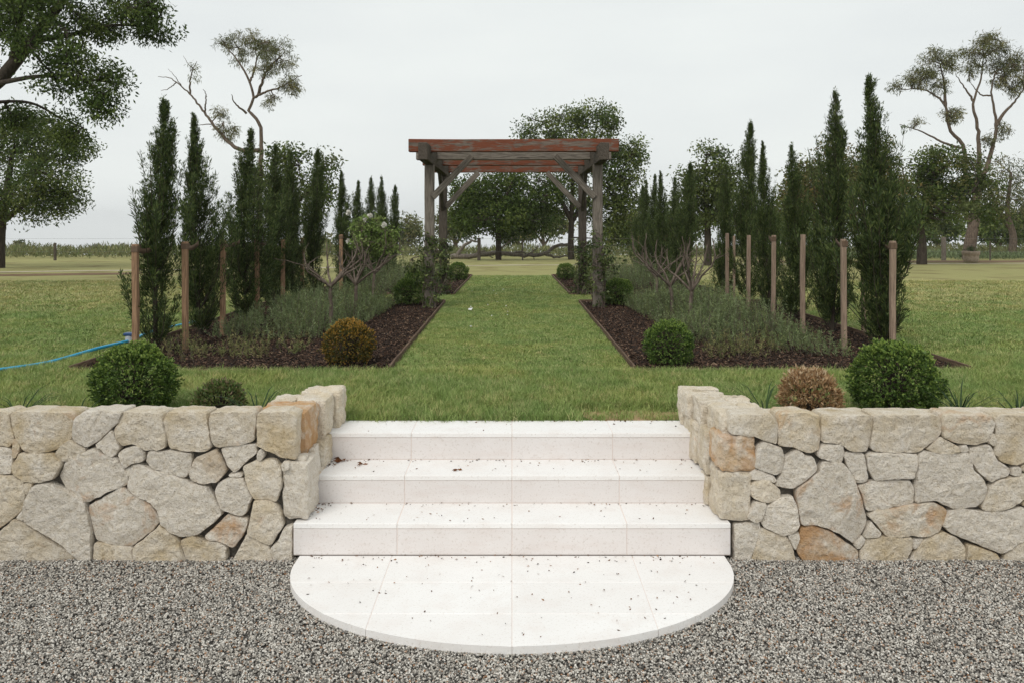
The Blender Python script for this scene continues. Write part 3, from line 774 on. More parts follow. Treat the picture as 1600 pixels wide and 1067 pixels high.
# ------------------------------------------------------------------ cypresses
def cypress_meshes(seed, H=2.55):
    r = np.random.default_rng(seed)
    lean = r.normal(0, .02, 2)
    hz = np.linspace(0, H * .97, 14)
    core = np.stack([lean[0] * hz + .02 * np.sin(hz * 2.3 + seed), lean[1] * hz + .02 * np.cos(hz * 1.9 + seed), hz], 1)
    def axis(h): return np.stack([np.interp(h, hz, core[:, i]) for i in range(3)], -1)
    P, A, L, Wd, Cc = [], [], [], [], []
    lines = [(core, .022, .004)]
    ph1, ph2 = r.uniform(0, 6.28, 2)
    def spray(p0, mid, p3, ns, k, lo=.22):
        for s in r.uniform(lo, 1.0, ns):
            q = (1 - s) ** 2 * p0 + 2 * s * (1 - s) * mid + s * s * p3
            tang = unit(2 * (1 - s) * (mid - p0) + 2 * s * (p3 - mid))
            m = r.integers(4, 7); side = r.normal(0, 1, (m, 3))
            ax = unit(tang + side * .5 + np.array([0, 0, .3]))
            P.append(q + side * .011 * k); A.append(ax); L.append(k * r.uniform(.03, .065, m)); Wd.append(r.uniform(.006, .011, m) * (.5 + .5 * k))
            base = np.array([[.032, .052, .016], [.048, .074, .022], [.074, .104, .03], [.105, .13, .038]])[r.integers(0, 4, m)]
            Cc.append(base * (1 + r.normal(0, .15, (m, 1))) * (1 + .9 * max(0, s - .7)))
    for b in range(320):
        h = H * (.05 + .93 * r.random() ** .9); t = h / H
        prof = .168 * min(1, ((1 - t) / .5) ** .9) + .004
        prof *= 1 + .22 * math.sin(7 * t + ph1) + r.normal(0, .32)
        a = r.uniform(0, 6.283); prof *= 1 + .22 * math.cos(a - ph2 + 3 * t)
        if b % 10 == 0 and t < .85: prof *= 1.6
        if t < .3 and r.random() < .42: continue
        prof = max(.012, prof)
        up = max(.7, 1.7 + 2.2 * t + r.normal(0, .35))
        d = np.array([math.cos(a), math.sin(a), 0])
        z0 = max(.04, h - prof * up * .75); p0 = axis(np.array([z0]))[0]
        p3 = p0 + d * prof + np.array([0, 0, prof * up])
        p3[2] = min(p3[2], H * 1.0)
        mid = p0 + d * prof * .66 + np.array([0, 0, prof * up * .36])
        if b % 2 == 0: lines.append((np.array([p0, mid, p3]), .006 * (1 - .7 * t), .0015))
        spray(p0, mid, p3, int(9 + prof * 85), 1 - .55 * max(0, t - .55) / .45)
    tip = axis(np.array([H * .97]))[0]; low = axis(np.array([H * .8]))[0]
    spray(low, (low + tip) / 2, tip + [0, 0, .03 * H], 46, .5, 0.)
    me = leaves('crown', np.vstack(P), np.vstack(A), np.concatenate(L), np.concatenate(Wd), np.clip(np.vstack(Cc), .004, .5))
    me.materials.append(MNEEDLE)
    tr = tubes('trunk', lines, 5); tr.materials.append(BARK)
    return me, tr
CYP = [cypress_meshes(100 + k) for k in range(5)]
def cypress(x, y, top, label, group, var, wide=1.):
    z = ground(y); s = (top - z) / 2.55
    root = thing('cypress_tree', (x, y, z), label, 'cypress', group)
    for nm, me in zip(('crown', 'trunk'), CYP[var % len(CYP)]):
        o = bpy.data.objects.new(nm, me); C.objects.link(o); o.parent = root
        o.scale = (wide, wide, s); o.rotation_euler = (0, 0, var * 1.7 + x)
ORD = ['first', 'second', 'third', 'fourth', 'fifth', 'sixth', 'seventh', 'eighth']
def cyp_row(spec, where, grp):
    for i, (px, D, ytop, var, wide) in enumerate(spec):
        top = EYE + (HOR - ytop) * D / F
        cypress(GX(px, D), D, top, '%s cypress from the front in the %s' % (ORD[i], where), grp, var, wide)
cyp_row([(245, 7.6, 150, 0, 1.05), (312, 8.7, 172, 1, 1.0), (380, 9.9, 195, 2, 1.2), (425, 11.0, 222, 3, 1.05), (456, 11.7, 232, 4, .85), (489, 12.2, 230, 0, .95)],
        'near bed on the blue hose side', 'cypresses in the near left bed')
cyp_row([(1378, 7.8, 108, 2, 1.2), (1303, 8.9, 140, 4, 1.05), (1243, 9.95, 222, 3, .95), (1201, 10.9, 218, 1, .8), (1166, 11.7, 187, 0, .95), (1134, 12.2, 255, 4, .75)],
        'near bed on the dead bush side', 'cypresses in the near right bed')
cyp_row([(541, 14.6, 264, 1, 0.95), (558, 15.7, 280, 2, 0.90), (579, 16.8, 275, 3, 0.95), (597, 17.9, 275, 4, 0.90), (613, 19.0, 288, 0, 0.90)],
        'far bed on the blue hose side', 'cypresses in the far left bed')
cyp_row([(1072, 14.4, 252, 0, 1.00), (1055, 15.3, 275, 3, 0.90), (1039, 16.3, 265, 1, 0.90), (1024, 17.4, 270, 2, 0.95), (1010, 18.4, 280, 4, 0.90), (1000, 19.4, 288, 0, 0.85)],
        'far bed on the dead bush side', 'cypresses in the far right bed')

# stakes with tie straps
def stake(px, D, ytop, label, group, mat, to=None, w=.062):
    x, z = GX(px, D), ground(D); top = EYE + (HOR - ytop) * D / F
    root = thing('timber_stake', (x, D, z), label, 'stake', group)
    bar('post', (x, D, z - .05), (x + rng.normal(0, .008), D, top), w, w, mat, root, .004, 5, .005, px)
    if to is not None:
        tx, ty = to; n = 8
        wrap = link('tie_wrap', box_mesh('tie_wrap', w + .012, w + .012, .055, .003), STRAP, root, (x, D, top - .045))
        V, Fq = [], []
        for i in range(n + 1):
            t = i / n; p = np.array([x + (tx - x) * t, D - .033 + (ty - D) * t, top - .03 - .05 * math.sin(math.pi * t) * .8])
            V += [p + [0, 0, .024], p - [0, 0, .024], p + [0, .006, .024], p + [0, .006, -.024]]
        for i in range(n):
            a = 4 * i; b = a + 4
            Fq += [(a, a + 1, b + 1, b), (a + 2, b + 2, b + 3, a + 3), (a, b, b + 2, a + 2), (a + 1, a + 3, b + 3, b + 1)]
        link('tie_strap', np_mesh('tie_strap', V, Fq), STRAP, wrap)
LS = [(212, 7.3, 382, (245, 7.6)), (289.5, 7.7, 378, (312, 8.3)), (348, 8.7, 375, (376, 9.3)), (402, 9.9, 374, (422, 10.4)), (442, 10.95, 375, None), (472, 11.9, 372, None)]
for i, (px, D, yt, to) in enumerate(LS):
    stake(px, D, yt, '%s brown timber stake from the front beside the near cypresses, blue hose side' % ORD[i], 'stakes in the near left bed', T_STAKE, None if to is None else (GX(*to), to[1]), .05)
RS = [(1395, 7.4, 377, (1375, 7.8)), (1350, 8.9, 373, None), (1319, 7.75, 374, (1304, 8.4)), (1254, 8.8, 367, None), (1208, 9.75, 368, (1200, 10.3)), (1169, 10.8, 368, None), (1147, 11.6, 369, None), (1136, 11.9, 365, None)]
for i, (px, D, yt, to) in enumerate(RS):
    stake(px, D, yt, ['outermost', 'partly hidden outer', 'third', 'fourth', 'fifth', 'sixth', 'thin seventh', 'last'][i] + ' greyish timber stake beside the near cypresses, dead bush side', 'stakes in the near right bed', T_STAKE2, None if to is None else (GX(*to), to[1]), .032 if i == 6 else .046)
stake(533, 14.4, 367, 'single brown timber stake with tie at the far bed, blue hose side', None, T_STAKE, (GX(541, 14.6), 14.6))
for i, (px, D) in enumerate([(1074, 14.5), (1055, 15.4), (1040, 16.3), (1000, 18.6)]):
    stake(px, D, 366 + i, '%s timber stake from the front at the far bed, dead bush side' % ORD[i], 'stakes in the far right bed', T_STAKE)

# ------------------------------------------------------------------ clipped box balls and small shrubs
def ball_meshes(seed, rad, h, cols, n_sprig, leaf_l, leaf_w, tips, tip_amt=.35):
    r = np.random.default_rng(seed); P, A, L, Wd, Cc = [], [], [], [], []
    d = unit(r.normal(size=(n_sprig, 3))); d[:, 2] = np.where(d[:, 2] < -.75, -d[:, 2], d[:, 2])
    k = r.uniform(.72, 1.0, n_sprig) ** .7; k[r.random(n_sprig) < .035] *= 1.09
    lump = np.array([1 + .15 * noise.noise(Vector(v) * 1.9 + Vector((seed, 0, 0))) + .1 * noise.noise(Vector(v) * 5 + Vector((seed, 4, 0))) for v in d])
    S = d * (k * lump)[:, None] * np.array([rad, rad, h / 2]) * np.array([1, 1, 1])
    m = 7
    for i in range(m):
        ax = unit(d * .75 + r.normal(0, .6, d.shape) + np.array([0, 0, .4]))
        P.append(S + d * (i / m - .5) * leaf_l * 1.3); A.append(ax)
        L.append(leaf_l * r.uniform(.7, 1.2, n_sprig)); Wd.append(leaf_w * r.uniform(.8, 1.2, n_sprig))
        c = np.array(cols)[r.integers(0, len(cols), n_sprig)] * (1 + r.normal(0, .15, (n_sprig, 1)))
        new = (k > .9) & (r.random(n_sprig) < tip_amt * (1.0 if i > 3 else .4) * (.45 + .9 * np.clip(d[:, 2], 0, 1))) 
        c[new] = np.array(tips)[r.integers(0, len(tips), new.sum())]
        Cc.append(c)
    me = leaves('foliage', np.vstack(P), np.vstack(A), np.concatenate(L), np.concatenate(Wd), np.clip(np.vstack(Cc), .003, .8), .12)
    me.materials.append(MBOX)
    tw = []
    for i in range(60):
        v = d[i] * np.array([rad, rad, h / 2]) * .85
        tw.append((smooth_line([(0, 0, -h * .5), v * .4 + [0, 0, -h * .12], v], .1), .007, .002))
    t = tubes('stems', tw, 4); t.materials.append(BARK)
    return me, t
G1 = [(.06, .11, .023), (.088, .15, .033), (.12, .185, .042)]
GT = [(.22, .31, .062), (.28, .36, .085), (.18, .27, .055)]
B_BIG = ball_meshes(1, .30, .56, G1, 2600, .022, .0135, GT, .6)
B_BIG2 = ball_meshes(2, .31, .56, G1, 2600, .022, .0135, GT, .6)
B_MID = ball_meshes(3, .24, .44, G1, 1900, .018, .011, GT, .5)
B_BRZ = ball_meshes(4, .24, .44, [(.055, .07, .018), (.11, .09, .02), (.16, .105, .022)], 1900, .018, .011, [(.38, .2, .035), (.32, .19, .03), (.4, .26, .06)], .75)
B_DEAD = ball_meshes(5, .19, .36, [(.26, .15, .07), (.38, .23, .11), (.46, .31, .17)], 900, .03, .008, [(.56, .43, .28), (.5, .33, .18)], .6)
B_SML = ball_meshes(6, .165, .30, [(.075, .12, .034), (.115, .165, .048), (.16, .15, .06)], 700, .024, .010, [(.14, .2, .055), (.2, .15, .09)], .5)
def ball(meshes, px, D, zc, label, cat='shrub', name='box_shrub', group=None, s=1., rz=0.):
    x = GX(px, D); root = thing(name, (x, D, ground(D)), label, cat, group)
    for nm, me in zip(('foliage', 'stems'), meshes):
        o = bpy.data.objects.new(nm, me); C.objects.link(o); o.parent = root
        o.location = (0, 0, zc); o.scale = (s, s, s); o.rotation_euler = (0, 0, rz)
ball(B_BIG, 210, 5.2, .215, 'large clipped green box ball behind the wall, near the blue hose', s=.87)
ball(B_BIG2, 1399, 5.2, .225, 'large clipped green box ball behind the wall, next to the brown dead bush', s=.89)
ball(B_DEAD, 1266, 5.1, .135, 'small dried-out brown bush behind the wall', 'shrub', 'dead_shrub')
ball(B_SML, 343, 5.05, .10, 'small sparse green shrub just behind the wall, beside the large box ball', 'shrub', 'small_shrub')
ball(B_BRZ, 545, 6.98, .185, 'bronze-yellow clipped box ball at the corner of the mulch bed', s=.92)
ball(B_MID, 1044, 6.98, .185, 'green clipped box ball at the path corner of the near mulch bed', s=.92)
ball(B_MID, 637, 11.75, .20, 'dark green box ball by the front pergola post, blue hose side', s=.93, rz=1)
ball(B_MID, 967, 11.75, .20, 'dark green box ball by the front pergola post, dead bush side', s=.95, rz=2)
ball(B_MID, 649, 14.3, .2, 'yellowish box ball half hidden behind the front pergola post', s=.9, rz=3)
ball(B_MID, 716, 18.0, .2, 'box ball at the far end of the grass path, blue hose side', s=.98, rz=4)
ball(B_MID, 884, 18.0, .2, 'box ball at the far end of the grass path, dead bush side', s=.88, rz=5)

def strap_plant(px, D, n, h, label):
    x = GX(px, D); V, Fq = [], []
    for i in range(n):
        a = rng.uniform(0, 6.283); d = np.array([math.cos(a), math.sin(a), 0]); s = np.array([-d[1], d[0], 0]) * .0045
        hh = h * rng.uniform(.6, 1.1); b = d * rng.uniform(0, .03); k = len(V)
        for t, w in ((0, 1), (.4, 1), (.75, .8), (1, .05)):
            p = b + d * hh * .9 * t * t + np.array([0, 0, hh * (1.5 * t - .75 * t * t)]); V += [p - s * w, p + s * w]
        for j in range(3): Fq.append((k + 2 * j, k + 2 * j + 1, k + 2 * j + 3, k + 2 * j + 2))
    me = np_mesh('strap_leaf_plant', V, Fq, np.repeat(pick([(.035, .06, .025), (.05, .085, .03)], n), 8, 0)); me.materials.append(MLEAF)
    o = link('strap_leaf_plant', me, None, None, (x, D, ground(D) - .01)); tag(o, label, 'plant')
strap_plant(403, 4.72, 34, 0.31, 'dark strap-leaved tuft in the corner of the wall beside the small green shrub')
strap_plant(30, 4.75, 32, 0.31, 'dark strap-leaved tuft behind the wall at the left edge')
strap_plant(120, 4.72, 12, 0.29, 'thin strap-leaved tuft close to the large box ball near the hose')
strap_plant(1500, 4.8, 34, 0.34, 'dark strap-leaved tuft beside the large box ball, away from the steps')
strap_plant(1592, 4.75, 18, 0.31, 'strap-leaved tuft behind the wall at the right edge')
strap_plant(1195, 4.85, 16, 0.32, 'little strap-leaved tuft between the wall return and the dead bush')

# ------------------------------------------------------------------ rosemary masses
def rosemary(rects, label, cols, dens=520, hmin=.15, hmax=.33):
    P, A, L, Wd, Cc, lines = [], [], [], [], [], []
    x_mid = np.mean([(r[0] + r[1]) / 2 for r in rects]); y_min = min(r[2] for r in rects)
    for x0, x1, y0, y1, hs in rects:
        n = int((x1 - x0) * (y1 - y0) * dens)
        for i in range(n):
            x, y = rng.uniform(x0, x1), rng.uniform(y0, y1); cl = noise.noise(Vector((x * 2.4, y * 2.0, 0)))
            if cl < -.14: continue
            h = rng.uniform(hmin, hmax) * hs * (1 + 1.0 * cl); z = ground(y) + .02
            edge = min(x - x0, x1 - x, y - y0, y1 - y); h *= min(1, .42 + edge * 1.5)
            ln = rng.normal(0, .33, 2) * h; m = int(12 + h * 42)
            t = rng.uniform(.12, 1, m)[:, None]
            base = np.array([x, y, z]); tip = np.array([x + ln[0], y + ln[1], z + h])
            q = base + (tip - base) * t + np.concatenate([(ln * .3)[None, :] * np.sin(t * 3.1), t * 0], 1)
            P.append(q); A.append(rng.normal(0, .55, (m, 3)) + [ln[0] * 2, ln[1] * 2, .75])
            L.append(rng.uniform(.022, .042, m)); Wd.append(rng.uniform(.0045, .008, m))
            Cc.append(pick(cols, 1, .2) * (1 + rng.normal(0, .14, (m, 1))))
            if i % 3 == 0: lines.append((np.array([base, (base + tip) / 2 + [ln[0] * .15, ln[1] * .15, 0], tip * .9 + base * .1]), .003, .0015))
    P = np.vstack(P)
    org = np.array([x_mid, y_min, ground(y_min)])
    root = thing('rosemary_hedge', tuple(org), label, 'hedge')
    me = leaves('foliage', P, np.vstack(A), np.concatenate(L), np.concatenate(Wd), np.clip(np.vstack(Cc), .003, .6)); link('foliage', me, MMATTE, root)
    link('stems', tubes('stems', lines, 3), BARK_ROSE, root)['kind'] = 'stuff'
RC = [(.14, .18, .078), (.17, .215, .095), (.22, .265, .135), (.17, .20, .08)]
RY = [(.15, .17, .065), (.19, .2, .08), (.22, .2, .09)]
rosemary([(-3.15, -1.75, 8.3, 12.1, 1.15), (-2.55, -1.7, 10.2, 12.1, 1.)], 'grey-green rosemary mass under the near cypresses, blue hose side', RC)
rosemary([(1.7, 3.1, 7.9, 12.1, 1.15), (1.65, 2.6, 10.0, 12.1, 1.)], 'grey-green rosemary mass under the near cypresses, dead bush side', RC)
rosemary([(-3.2, -1.45, 14.3, 19.5, 1.3)], 'rosemary mass in the far bed, blue hose side', RC, 260)
rosemary([(1.45, 3.3, 14.3, 19.5, 1.3)], 'rosemary mass in the far bed, dead bush side', RC, 260)
rosemary([(-2.75, -2.0, 7.2, 8.1, .85)], 'straggly yellow-green rosemary clump at the front of the bed beside the bronze ball', RY, 300)
rosemary([(-3.3, -2.8, 7.0, 7.7, .8)], 'thin brownish rosemary clump at the foot of the second stake, blue hose side', RY, 220)
rosemary([(1.75, 2.55, 7.15, 7.85, .85)], 'yellow-green rosemary clump sprawling at the bed front near the green box ball', RY, 300)
rosemary([(2.5, 3.2, 7.2, 8.0, .9)], 'green rosemary clump in front of the near cypresses, dead bush side', RC, 320)

# ------------------------------------------------------------------ trees and other branching plants
def branching(name, label, cat, base, limbs, blobs, leaf, cols, group=None, bk=BARK, nleaf=26, rc=.28, droop=.2, twig=.012, jit=.0, lmat=None, sides=7, parts=('trunk', 'crown')):
    """limbs: [(points, r0, r1)] in world space; blobs: [(centre, radii, clusters)]; leaf (length, width)"""
    root = thing(name, tuple(base), label, cat, group)
    lines, pts = [], []
    for p, r0, r1 in limbs:
        s = smooth_line(p, max(.06, r0 * 1.5), jit); lines.append((s, r0, r1)); pts.append(s)
    allp = np.vstack(pts); P, A, L, Wd, Cc = [], [], [], [], []
    for cen, rad, nc in blobs:
        cen, rad = np.array(cen), np.array(rad)
        d = unit(rng.normal(size=(nc, 3))); q = cen + d * rad * (rng.uniform(.05, 1, nc) ** .45)[:, None]
        lm = np.argmin(((allp - cen) ** 2).sum(1) + 0 * allp[:, 0]); hub = allp[lm]
        hubs = [cen + rng.normal(0, .35, 3) * rad for _ in range(max(1, nc // 9))]
        for h in hubs:
            j = np.argmin(((allp - h) ** 2).sum(1)); lines.append((smooth_line([allp[j], (allp[j] + h) / 2 + rng.normal(0, .08, 3) * rad, h], .3), twig * 2.2, twig))
        hubs = np.array(hubs)
        for c, dd in zip(q, d):
            if noise.noise(Vector(c) * (.42 / rc)) < -.3 and nc > 7: continue
            cr = rc * rng.uniform(.55, 1.25)
            h = hubs[np.argmin(((hubs - c) ** 2).sum(1))]
            lines.append((np.array([h, (h + c) / 2 + rng.normal(0, .1, 3) * rad * .5, c]), twig, twig * .35))
            n = max(3, int(nleaf * (cr / rc) ** 1.6 * rng.uniform(.7, 1.3)))
            pp = c + unit(rng.normal(size=(n, 3))) * (cr * 1.75 * rng.uniform(0, 1, n) ** .55)[:, None] * [1, 1, .7]
            P.append(pp); A.append(rng.normal(0, .8, (n, 3)) + dd * .4 + [0, 0, -droop])
            L.append(leaf[0] * rng.uniform(.65, 1.25, n)); Wd.append(leaf[1] * rng.uniform(.7, 1.2, n))
            Cc.append(pick(cols, 1, .12) * (1 + rng.normal(0, .18, (n, 1))))
    link(parts[0], tubes(parts[0], lines, sides), bk, root)
    if P:
        me = leaves(parts[1], np.vstack(P), np.vstack(A), np.concatenate(L), np.concatenate(Wd), np.clip(np.vstack(Cc), .003, .7)); link(parts[1], me, lmat or MLEAF, root)
    return root
def pl(D, *pts, dj=.0):                       # polyline given by places in the photograph at depth D
    return [W(x, y, D + (rng.normal(0, dj) if i else 0)) for i, (x, y) in enumerate(pts)]
def bl(D, x, y, rx, ry, nc, dz=0., dk=.9):
    c = W(x, y, D + dz); return (c, (rx * D / F, rx * D / F * dk, ry * D / F), nc)

DG = [(.05, .08, .019), (.074, .11, .026), (.115, .15, .038), (.06, .092, .021)]
DG2 = [(.066, .10, .027), (.10, .135, .036), (.145, .175, .05)]
GUM = [(.11, .125, .055), (.15, .155, .07), (.185, .17, .075), (.13, .135, .055)]
AUT = [(.09, .11, .038), (.14, .14, .048), (.19, .14, .055), (.10, .125, .042)]

# big trees at the left
D = 14.5; b = np.array([GX(-175, D), D, ground(D)])
branching('broadleaf_tree', 'large dark leafy tree whose boughs reach in from the left edge of the sky', 'tree', b,
  [([b, W(-172, 330, D), W(-150, 250, D), W(-80, 185, D), W(0, 125, D), W(52, 58, D), W(95, 5, D), W(130, -70, D + .4)], .24, .05),
   ([W(-150, 250, D), W(-175, 120, D + .6), W(-160, -60, D + 1)], .2, .08),
   ([W(-10, 132, D), W(60, 120, D - .4), W(120, 122, D - .6), W(165, 150, D - .7)], .05, .015),
   ([W(45, 65, D), W(110, 55, D + .4), W(180, 40, D + .5), W(240, 45, D + .6)], .06, .015),
   ([W(20, 95, D), W(30, 40, D - .5), W(45, -20, D - .8)], .07, .02), ([W(-60, 165, D), W(40, 160, D + .5), W(95, 185, D + .8), W(130, 200, D + .8)], .04, .012)],
  [bl(D, 160, 30, 70, 45, 60, .4), bl(D, 235, 45, 34, 34, 26, .6), bl(D, 60, 5, 60, 40, 45, -.4), bl(D, 125, 120, 58, 34, 48, -.5), bl(D, 160, 160, 30, 26, 22, -.7), bl(D, 20, 40, 40, 40, 24, -.7),
   bl(D, 105, 80, 30, 24, 14, 0), bl(D, 110, 205, 34, 26, 20, .8), bl(D, 190, -30, 70, 40, 30, .4), bl(D, -90, 60, 90, 90, 40, .5), bl(D, -200, 40, 100, 110, 40, .6), bl(D, 35, 185, 40, 20, 16, .6), bl(D, 70, 60, 46, 40, 26, -.9), bl(D, 10, 5, 50, 50, 30, .8), bl(D, 215, 10, 44, 30, 22, -.3)],
  (.085, .034), DG, rc=.19, nleaf=74, droop=.5, twig=.011)
D = 25.; b = np.array([GX(-4, D), D, ground(D)])
branching('broadleaf_tree', 'rounder dark leafy tree with its trunk on the left edge of the field', 'tree', b,
  [([b, W(-2, 380, D), W(2, 345, D), W(10, 300, D), W(20, 240, D)], .22, .06), ([W(0, 350, D), W(40, 320, D - .5), W(80, 300, D - 1)], .1, .03), ([W(0, 352, D), W(-40, 300, D), W(-80, 240, D)], .12, .03),
   ([W(10, 300, D), W(60, 260, D), W(110, 235, D)], .07, .02)],
  [bl(D, 30, 225, 75, 45, 70), bl(D, 70, 275, 62, 42, 60, -1), bl(D, 20, 315, 55, 30, 45, -.5), bl(D, 110, 300, 32, 22, 24, -.8), bl(D, 115, 235, 34, 26, 22), bl(D, -60, 260, 90, 80, 60, .5), bl(D, 60, 190, 40, 20, 16), bl(D, 95, 330, 22, 12, 9, -.8)],
  (.115, .05), DG2, rc=.33, nleaf=100, droop=.4, twig=.014)
# half-bare gum behind the near left cypresses
D = 32.; b = np.array([GX(404, D), D, ground(D)])
branching('gum_tree', 'half-bare crooked gum tree rising above the cypresses on the blue hose side', 'tree', b,
  [([b, W(406, 300, D), W(408, 214, D), W(400, 186, D), W(388, 173, D), W(396, 153, D), W(386, 120, D), W(371, 95, D), W(352, 72, D + .5)], .14, .02),
   ([W(396, 153, D), W(416, 144, D - .4), W(440, 136, D - .6), W(454, 128, D - .6), W(472, 118, D - .4)], .06, .012), ([W(390, 130, D), W(400, 100, D + .4), W(398, 66, D + .6)], .05, .012),
   ([W(404, 148, D), W(415, 115, D - .5), W(438, 88, D - .7)], .07, .02), ([W(405, 235, D), W(386, 236, D), W(367, 231, D), W(342, 206, D + .4), W(317, 173, D + .7), W(293, 144, D + .9), W(268, 124, D + 1), W(247, 120, D + 1.2)], .09, .01),
   ([W(297, 148, D + .9), W(298, 122, D + .8), W(307, 96, D + .6)], .045, .01), ([W(320, 178, D + .7), W(322, 150, D + .3), W(318, 140, D)], .04, .01), ([W(275, 130, D + 1), W(262, 140, D + 1.1), W(252, 142, D + 1.2)], .025, .008),
   ([W(385, 178, D), W(366, 160, D - .4), W(362, 148, D - .6)], .05, .012), ([W(304, 110, D + .7), W(292, 98, D + .7), W(288, 88, D + .7)], .02, .006), ([W(284, 136, D + .95), W(272, 118, D + .6), W(262, 108, D + .5)], .02, .006), ([W(332, 194, D + .5), W(312, 196, D + .3), W(298, 200, D + .2)], .025, .007)],
  [bl(D, 393, 68, 36, 21, 57, .4), bl(D, 350, 70, 20, 12, 20, .5), bl(D, 437, 88, 24, 27, 44, -.6), bl(D, 414, 108, 20, 24, 27, -.4), bl(D, 456, 132, 20, 17, 27, -.5), bl(D, 425, 160, 12, 12, 13, -.3), bl(D, 356, 203, 17, 17, 23, .3), bl(D, 342, 176, 12, 10, 10, .4), bl(D, 415, 75, 20, 18, 20), bl(D, 375, 90, 14, 18, 11, .3), bl(D, 300, 110, 8, 13, 3, .6)],
  (.17, .026), GUM, bk=BARK_GUM, rc=.145, nleaf=36, droop=1., twig=.012, lmat=MMATTE, jit=.012)
D = 21.; b = np.array([GX(452, D), D, ground(D)])
branching('leafy_tree', 'mid green leafy tree behind the near cypresses, blue hose side', 'tree', b,
  [([b, W(452, 340, D), W(450, 290, D), W(445, 250, D)], .12, .03), ([W(452, 330, D), W(480, 300, D), W(500, 280, D)], .06, .02), ([W(451, 330, D), W(420, 290, D), W(405, 260, D)], .06, .02)],
  [bl(D, 445, 255, 42, 28, 34), bl(D, 495, 295, 22, 38, 24), bl(D, 415, 285, 36, 42, 34), bl(D, 460, 310, 45, 36, 36), bl(D, 505, 260, 14, 18, 7)], (.11, .05), DG2 + GUM[:1], rc=.25, nleaf=60, droop=.4)
# two dark trees behind the pergola
D = 33.; b = np.array([GX(779, D), D, ground(D)])
branching('shade_tree', 'dark round shade tree framed by the pergola posts', 'tree', b,
  [([b, W(779, 385, D), W(778, 360, D), W(776, 320, D), W(770, 290, D)], .13, .05), ([W(778, 366, D), W(800, 340, D), W(830, 310, D)], .08, .03), ([W(778, 366, D), W(750, 335, D), W(730, 305, D)], .08, .03), ([W(778, 350, D), W(790, 310, D - 1), W(800, 285, D - 1.4)], .1, .03)],
  [bl(D, 775, 300, 60, 32, 60), bl(D, 728, 312, 32, 34, 40), bl(D, 825, 305, 50, 42, 60), bl(D, 780, 335, 66, 26, 60, -.8), bl(D, 830, 345, 34, 22, 24), bl(D, 735, 345, 30, 22, 22), bl(D, 790, 360, 36, 12, 14)],
  (.14, .07), DG, rc=.36, nleaf=95, droop=.3, twig=.015)
D = 34.; b = np.array([GX(893, D), D, ground(D)])
branching('shade_tree', 'taller shade tree rising above the roof end of the pergola, dead bush side', 'tree', b,
  [([b, W(892, 380, D), W(893, 350, D), W(895, 290, D), W(900, 220, D)], .15, .05), ([W(893, 350, D), W(920, 310, D), W(955, 280, D)], .08, .03), ([W(893, 345, D), W(870, 300, D), W(850, 250, D)], .12, .03), ([W(896, 270, D), W(925, 220, D), W(935, 185, D)], .1, .03), ([W(896, 280, D), W(875, 230, D), W(860, 190, D)], .08, .02)],
  [bl(D, 865, 195, 44, 30, 42), bl(D, 930, 188, 42, 24, 38), bl(D, 900, 240, 70, 36, 70), bl(D, 960, 270, 42, 50, 56), bl(D, 950, 330, 46, 44, 56, .6), bl(D, 885, 310, 50, 44, 50), bl(D, 988, 245, 20, 32, 16), bl(D, 826, 212, 22, 16, 10), bl(D, 985, 320, 24, 34, 20), bl(D, 960, 372, 36, 18, 18)],
  (.14, .07), DG2, rc=.36, nleaf=85, droop=.3, twig=.015)
# right-hand group
D = 27.; b = np.array([GX(1106, D), D, ground(D)])
branching('leafy_tree', 'loose leafy tree behind the near cypresses nearest the pergola, dead bush side', 'tree', b,
  [([b, W(1106, 370, D), W(1104, 330, D), W(1100, 280, D), W(1105, 245, D)], .15, .03), ([W(1105, 350, D), W(1080, 310, D), W(1070, 270, D)], .08, .02), ([W(1105, 350, D), W(1130, 310, D), W(1145, 270, D)], .08, .02)],
  [bl(D, 1100, 280, 44, 38, 70), bl(D, 1075, 320, 30, 40, 32), bl(D, 1135, 310, 38, 44, 60), bl(D, 1105, 345, 42, 24, 26), bl(D, 1105, 240, 30, 14, 10), bl(D, 1160, 280, 22, 34, 14)], (.12, .06), DG2 + AUT[:1], rc=.28, nleaf=64, droop=.5)
for px, k, lab in ((1275, 0, 'autumn-tinged tree seen between the second and third cypress, dead bush side'), (1352, 1, 'autumn-tinged tree seen between the tallest two cypresses')):
    D = 24. + 1.5 * k; b = np.array([GX(px, D), D, ground(D)]); o = px - 1275
    branching('leafy_tree', lab, 'tree', b,
      [([b, W(px, 360, D), W(px - 3, 320, D), W(px - 2, 270 - 15 * k, D)], .13, .03), ([W(px, 350, D), W(px - 26, 310, D), W(px - 34, 270, D)], .06, .02), ([W(px, 350, D), W(px + 26, 310, D), W(px + 36, 265, D)], .06, .02)],
      [bl(D, px, 285 - 18 * k, 42, 40, 60), bl(D, px - 30, 315, 32, 40, 44), bl(D, px + 32, 300 - 10 * k, 34, 44, 48), bl(D, px, 345, 46, 26, 24), bl(D, px + 20, 238 - 8 * k, 26, 16, 8)], (.12, .06), AUT, rc=.28, nleaf=64, droop=.5)
D = 28.; b = np.array([GX(1440, D), D, ground(D)])
